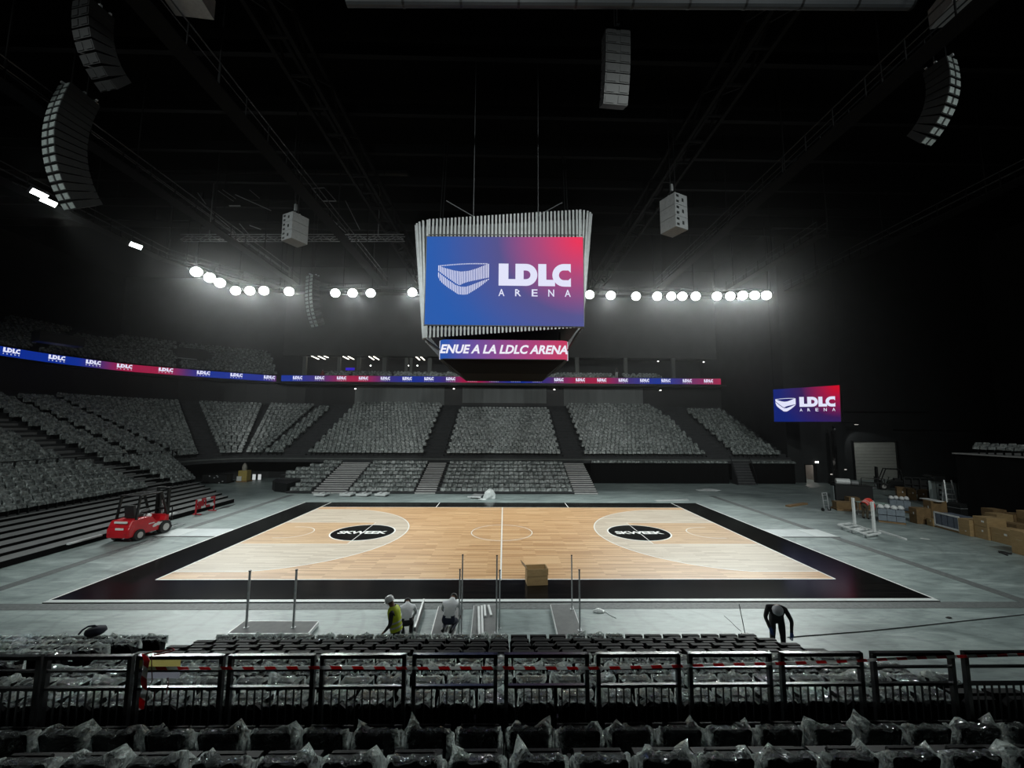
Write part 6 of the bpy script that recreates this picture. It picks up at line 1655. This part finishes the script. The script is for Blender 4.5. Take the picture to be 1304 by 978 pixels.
def person(label, loc, rz, pose, top, legs, shoes=M_black, gloves=None, sleeves=True, helmet=None, hair=True, vest=None, s_=1.0):
    """pose: joint name -> local xyz (z up, +y the way the person faces)"""
    t = thing('person', label, 'person', loc, rz)
    J = {k_: v_ for k_, v_ in pose.items() if k_ != 'face'}; E_ = [('hip','spine'),('spine','chest'),('chest','neck'),('neck','head'),('head','crown')]
    Rd = {'hip':(.17,.14),'spine':(.16,.13),'chest':(.19,.145),'neck':.055,'head':(.085,.10),'crown':(.07,.08)}
    for sd in 'lr':
        E_ += [('chest','sh_'+sd),('sh_'+sd,'el_'+sd),('el_'+sd,'wr_'+sd),('wr_'+sd,'ha_'+sd),('hip','hj_'+sd),('hj_'+sd,'kn_'+sd),('kn_'+sd,'an_'+sd),('an_'+sd,'to_'+sd)]
        Rd.update({'sh_'+sd:.075,'el_'+sd:.052,'wr_'+sd:.036,'ha_'+sd:(.042,.022),'hj_'+sd:.11,'kn_'+sd:.075,'an_'+sd:.05,'to_'+sd:(.05,.035)})
        w_, h_ = Vector(J['wr_'+sd]), Vector(J['ha_'+sd]); d = (h_-w_).normalized()
        sx = d.cross(Vector((0,1,.3))).normalized()
        if sx.length < .1: sx = Vector((1,0,0))
        cu = d.cross(sx).normalized()
        for fi in range(4):                                      # four fingers, unequal and bent
            o_ = sx*(-.030+.020*fi); ln = (.060,.072,.068,.052)[fi]
            J['f%d_%s' % (fi, sd)] = tuple(h_+d*.02+o_); J['g%d_%s' % (fi, sd)] = tuple(h_+d*(.02+ln*.6)+o_+cu*.012); J['h%d_%s' % (fi, sd)] = tuple(h_+d*(.02+ln)+o_+cu*.035)
            E_ += [('ha_'+sd,'f%d_%s' % (fi, sd)),('f%d_%s' % (fi, sd),'g%d_%s' % (fi, sd)),('g%d_%s' % (fi, sd),'h%d_%s' % (fi, sd))]
            for q in 'fgh': Rd['%s%d_%s' % (q, fi, sd)] = .0088
        J['ta_'+sd] = tuple(w_+d*.03-sx*.045+cu*.01); J['tb_'+sd] = tuple(w_+d*.075-sx*.062+cu*.025); Rd['ta_'+sd] = .011; Rd['tb_'+sd] = .009
        E_ += [('wr_'+sd,'ta_'+sd),('ta_'+sd,'tb_'+sd)]
    mats = [M_skin, top, legs, shoes, gloves or M_skin]
    def mf(a, b, c):
        if b in ('head','crown') or a in ('neck','head'): return 0
        if b[:2] in ('ha','ta','tb') or b[0] in 'fgh' and b[1].isdigit(): return 4
        if b[:2] == 'wr': return 1 if sleeves else 0
        if b[:2] in ('to',): return 3
        if b[:2] in ('hj','kn','an'): return 2
        if a == 'hip' and b == 'spine' and (c-Vector(J['hip'])).length < .10: return 2
        return 1
    link('body', skin_body(J, E_, Rd, mf, mats, 'hip'), t)
    hd, cr, nk = Vector(J['head']), Vector(J['crown']), Vector(J['neck'])
    upv = (cr-nk).normalized(); fwv = Vector(pose.get('face', (0,1,0))).normalized(); fwv = (fwv - upv*fwv.dot(upv)).normalized(); rtv = fwv.cross(upv)
    Rm = Matrix((rtv, fwv, upv)).transposed()
    fc = MB()
    fc.box(hd+fwv*.105+upv*.01, (.022,.03,.045), Rm)
    fc.build('nose', M_skin, t, bevel=.006)
    for s2 in (-1,1): MB().box(hd+fwv*.092+upv*.035+rtv*s2*.033, (.022,.012,.011), Rm).build('eye', M_black, t); MB().box(hd+rtv*s2*.092, (.018,.035,.055), Rm).build('ear', M_skin, t)
    MB().box(hd+fwv*.095-upv*.035, (.045,.012,.010), Rm).build('mouth', mat('lip', S(104,58,52), .6), t)
    if helmet:
        MB().lathe([(.128,-.01),(.132,.03),(.122,.085),(.085,.135),(.03,.152)], hd+upv*.045, n=16, rot=Rm).build('helmet', helmet, t, smooth=True)
        MB().prism([(.12*math.cos(a), .085+.10*math.sin(a)) for a in [PI*i/8 for i in range(9)]], lambda u,v,d: hd+upv*(.04+d)+rtv*u+fwv*v, -.006, .006).build('helmet_brim', helmet, t)
        MB().lathe([(.13,-.012),(.134,0),(.13,.012)], hd+upv*.045, n=16, rot=Rm).build('helmet_rim', helmet, t)
    elif hair:
        MB().lathe([(.100,-.055),(.108,.0),(.100,.06),(.07,.105),(.02,.122)], hd+upv*.02-fwv*.018, n=14, rot=Rm).build('hair', M_hair, t, smooth=True)
    if vest:
        h_, s2_, c_ = Vector(J['hip']), Vector(J['spine']), Vector(J['chest'])
        axv = (c_-h_).normalized(); sdv = (Vector(J['sh_r'])-Vector(J['sh_l'])).normalized(); frv = axv.cross(sdv)
        mb = MB(); vs = []; rings = [(h_-axv*.06,.205,.165),(h_.lerp(c_,.3),.20,.16),(h_.lerp(c_,.65),.215,.17),(c_+axv*.02,.225,.165),(c_+axv*.11,.185,.135),(c_+axv*.17,.10,.09)]
        n_ = 18
        for (p, a, b) in rings: vs += [p+sdv*a*math.cos(2*PI*i/n_)+frv*b*math.sin(2*PI*i/n_) for i in range(n_)]
        mb.add(vs, [(j*n_+i, j*n_+(i+1) % n_, (j+1)*n_+(i+1) % n_, (j+1)*n_+i) for j in range(len(rings)-1) for i in range(n_)])
        v_ = mb.build('vest', vest, t, smooth=True)
        for f_ in (.12, .42):
            p = h_.lerp(c_, f_); mb = MB(); vs = []
            for dz in (-.022,.022): vs += [p+axv*dz+sdv*.212*math.cos(2*PI*i/n_)+frv*.172*math.sin(2*PI*i/n_) for i in range(n_)]
            mb.add(vs, [(i,(i+1) % n_,n_+(i+1) % n_,n_+i) for i in range(n_)]); mb.build('reflective_band', M_alu, v_)
    t.scale = (s_,)*3
    return t
M_hivis = mat('hi_vis_yellow', S(196,214,48), .6, var=.08, scale=9)
M_hivisor = mat('hi_vis_orange', S(236,70,56), .6, var=.08, scale=9)
M_shirt = mat('black_shirt', (.012,.012,.014), .8, var=.2, scale=8)
M_dshirt = mat('dark_grey_shirt', (.035,.035,.036), .8, var=.2, scale=8)
M_wshirt = mat('white_shirt', (.66,.68,.70), .8, var=.06, scale=8, bump=.3, bscale=16)
M_navy = mat('navy_trousers', S(26,32,52), .8, var=.15, scale=8)
M_blue = mat('blue_glove', S(40,70,130), .6)
M_trou = mat('khaki_trousers', S(74,66,52), .8, var=.2, scale=6)
stand = {'hip':(0,0,.95),'spine':(0,.03,1.12),'chest':(0,.08,1.36),'neck':(0,.13,1.50),'head':(0,.20,1.60),'crown':(0,.21,1.69),
 'sh_l':(-.19,.06,1.40),'el_l':(-.25,.06,1.12),'wr_l':(-.24,.22,.93),'ha_l':(-.23,.29,.87),'sh_r':(.19,.06,1.40),'el_r':(.25,.02,1.12),'wr_r':(.25,.16,.90),'ha_r':(.24,.22,.83),
 'hj_l':(-.10,0,.90),'kn_l':(-.11,.05,.50),'an_l':(-.12,-.02,.09),'to_l':(-.13,.15,.04),'hj_r':(.10,0,.90),'kn_r':(.12,.06,.50),'an_r':(.13,.02,.09),'to_r':(.14,.19,.04),'face':(0,1,-.35)}
P = atz(501, 759, 1.72)
person('worker in yellow vest and white helmet looking down, facing left', (P.x+.1, -13.4, 0), math.radians(78), stand, M_dshirt, M_shirt, helmet=M_white, vest=M_hivis, s_=.96)
bend = {'hip':(0,0,.92),'spine':(0,.16,1.05),'chest':(0,.38,1.10),'neck':(0,.53,1.07),'head':(0,.63,1.02),'crown':(0,.70,.97),
 'sh_l':(-.20,.42,1.06),'el_l':(-.27,.50,.80),'wr_l':(-.20,.58,.58),'ha_l':(-.19,.60,.50),'sh_r':(.20,.42,1.06),'el_r':(.28,.46,.80),'wr_r':(.22,.52,.56),'ha_r':(.20,.54,.48),
 'hj_l':(-.10,0,.87),'kn_l':(-.12,.06,.48),'an_l':(-.13,-.02,.09),'to_l':(-.13,.15,.04),'hj_r':(.10,0,.87),'kn_r':(.12,.06,.48),'an_r':(.13,-.02,.09),'to_r':(.14,.15,.04),'face':(0,.6,-1)}
stoop = dict(bend); stoop.update({'hip':(0,-.04,.86),'spine':(0,.06,1.04),'chest':(0,.17,1.24),'neck':(0,.29,1.35),'head':(0,.39,1.32),'crown':(0,.48,1.28),'sh_l':(-.20,.18,1.24),'el_l':(-.33,.20,.98),'wr_l':(-.29,.36,.74),'ha_l':(-.28,.41,.67),'sh_r':(.20,.18,1.24),'el_r':(.28,.22,.98),'wr_r':(.20,.40,.78),'ha_r':(.17,.45,.72)})
P = atz(994, 779, 1.2)
person('worker in black bending forward with white helmet and blue gloves', (P.x, -13.0, 0), math.radians(152), stoop, M_shirt, M_shirt, gloves=M_blue, helmet=mat('helmet_grey', (.50,.51,.55), .4), s_=1.03)
kneel = {'hip':(0,0,.28),'spine':(0,.10,.46),'chest':(0,.26,.62),'neck':(0,.40,.68),'head':(0,.51,.66),'crown':(0,.59,.63),
 'sh_l':(-.20,.30,.60),'el_l':(-.28,.40,.38),'wr_l':(-.20,.54,.20),'ha_l':(-.19,.58,.13),'sh_r':(.20,.30,.60),'el_r':(.28,.40,.38),'wr_r':(.20,.56,.20),'ha_r':(.19,.60,.13),
 'hj_l':(-.10,.02,.26),'kn_l':(-.15,.36,.11),'an_l':(-.12,-.06,.07),'to_l':(-.12,-.18,.05),'hj_r':(.10,.02,.26),'kn_r':(.15,.36,.11),'an_r':(.12,-.06,.07),'to_r':(.12,-.18,.05),'face':(0,.6,-1)}
P = atz(571, 788, .5)
person('worker in white shirt and navy trousers kneeling on a stage deck', (P.x, P.y, .16), math.radians(-8), kneel, M_wshirt, M_navy, s_=1.1)
P = atz(516, 795, .3)
person('dark-haired person in white shirt crouching behind the yellow-vested worker', (P.x, P.y+.2, 0), math.radians(12), kneel, M_wshirt, M_shirt, s_=1.0)
P = atz(1102, 661, 0)
person('worker in orange vest bending over the goods on the right', (P.x, P.y, 0), math.radians(-75), bend, M_hivisor, M_trou, helmet=M_white, vest=M_hivisor, s_=1.12)
P = aty(789, 479, FY+.9)
person('small figure in pale trousers standing behind the far ribbon board', (P.x, FY+2.5, RZT+.25-.0), math.radians(180), stand, M_dshirt, mat('pale_trousers', (.5,.52,.52), .8), s_=.95)

# thin haze hanging in the hall
hz = MB().bb((-60, -12, .06), (61, 36.5, 27))
m = bpy.data.materials.new('haze'); m.use_nodes = True; nt = m.node_tree; nt.nodes.clear()
o_ = nt.nodes.new('ShaderNodeOutputMaterial'); v_ = nt.nodes.new('ShaderNodeVolumeScatter'); v_.inputs['Density'].default_value = .0006; v_.inputs['Anisotropy'].default_value = .88
nt.links.new(v_.outputs[0], o_.inputs['Volume'])
ho = hz.build('haze', m); tag(ho, 'thin haze in the air under the roof, glowing round the flood lights', 'haze', None, 'stuff')
sc.cycles.volume_bounces = 0
emit_seats(seats_stuff, 'stadium_seats', 'thousands of grey plastic-wrapped seats filling the left and far stands')
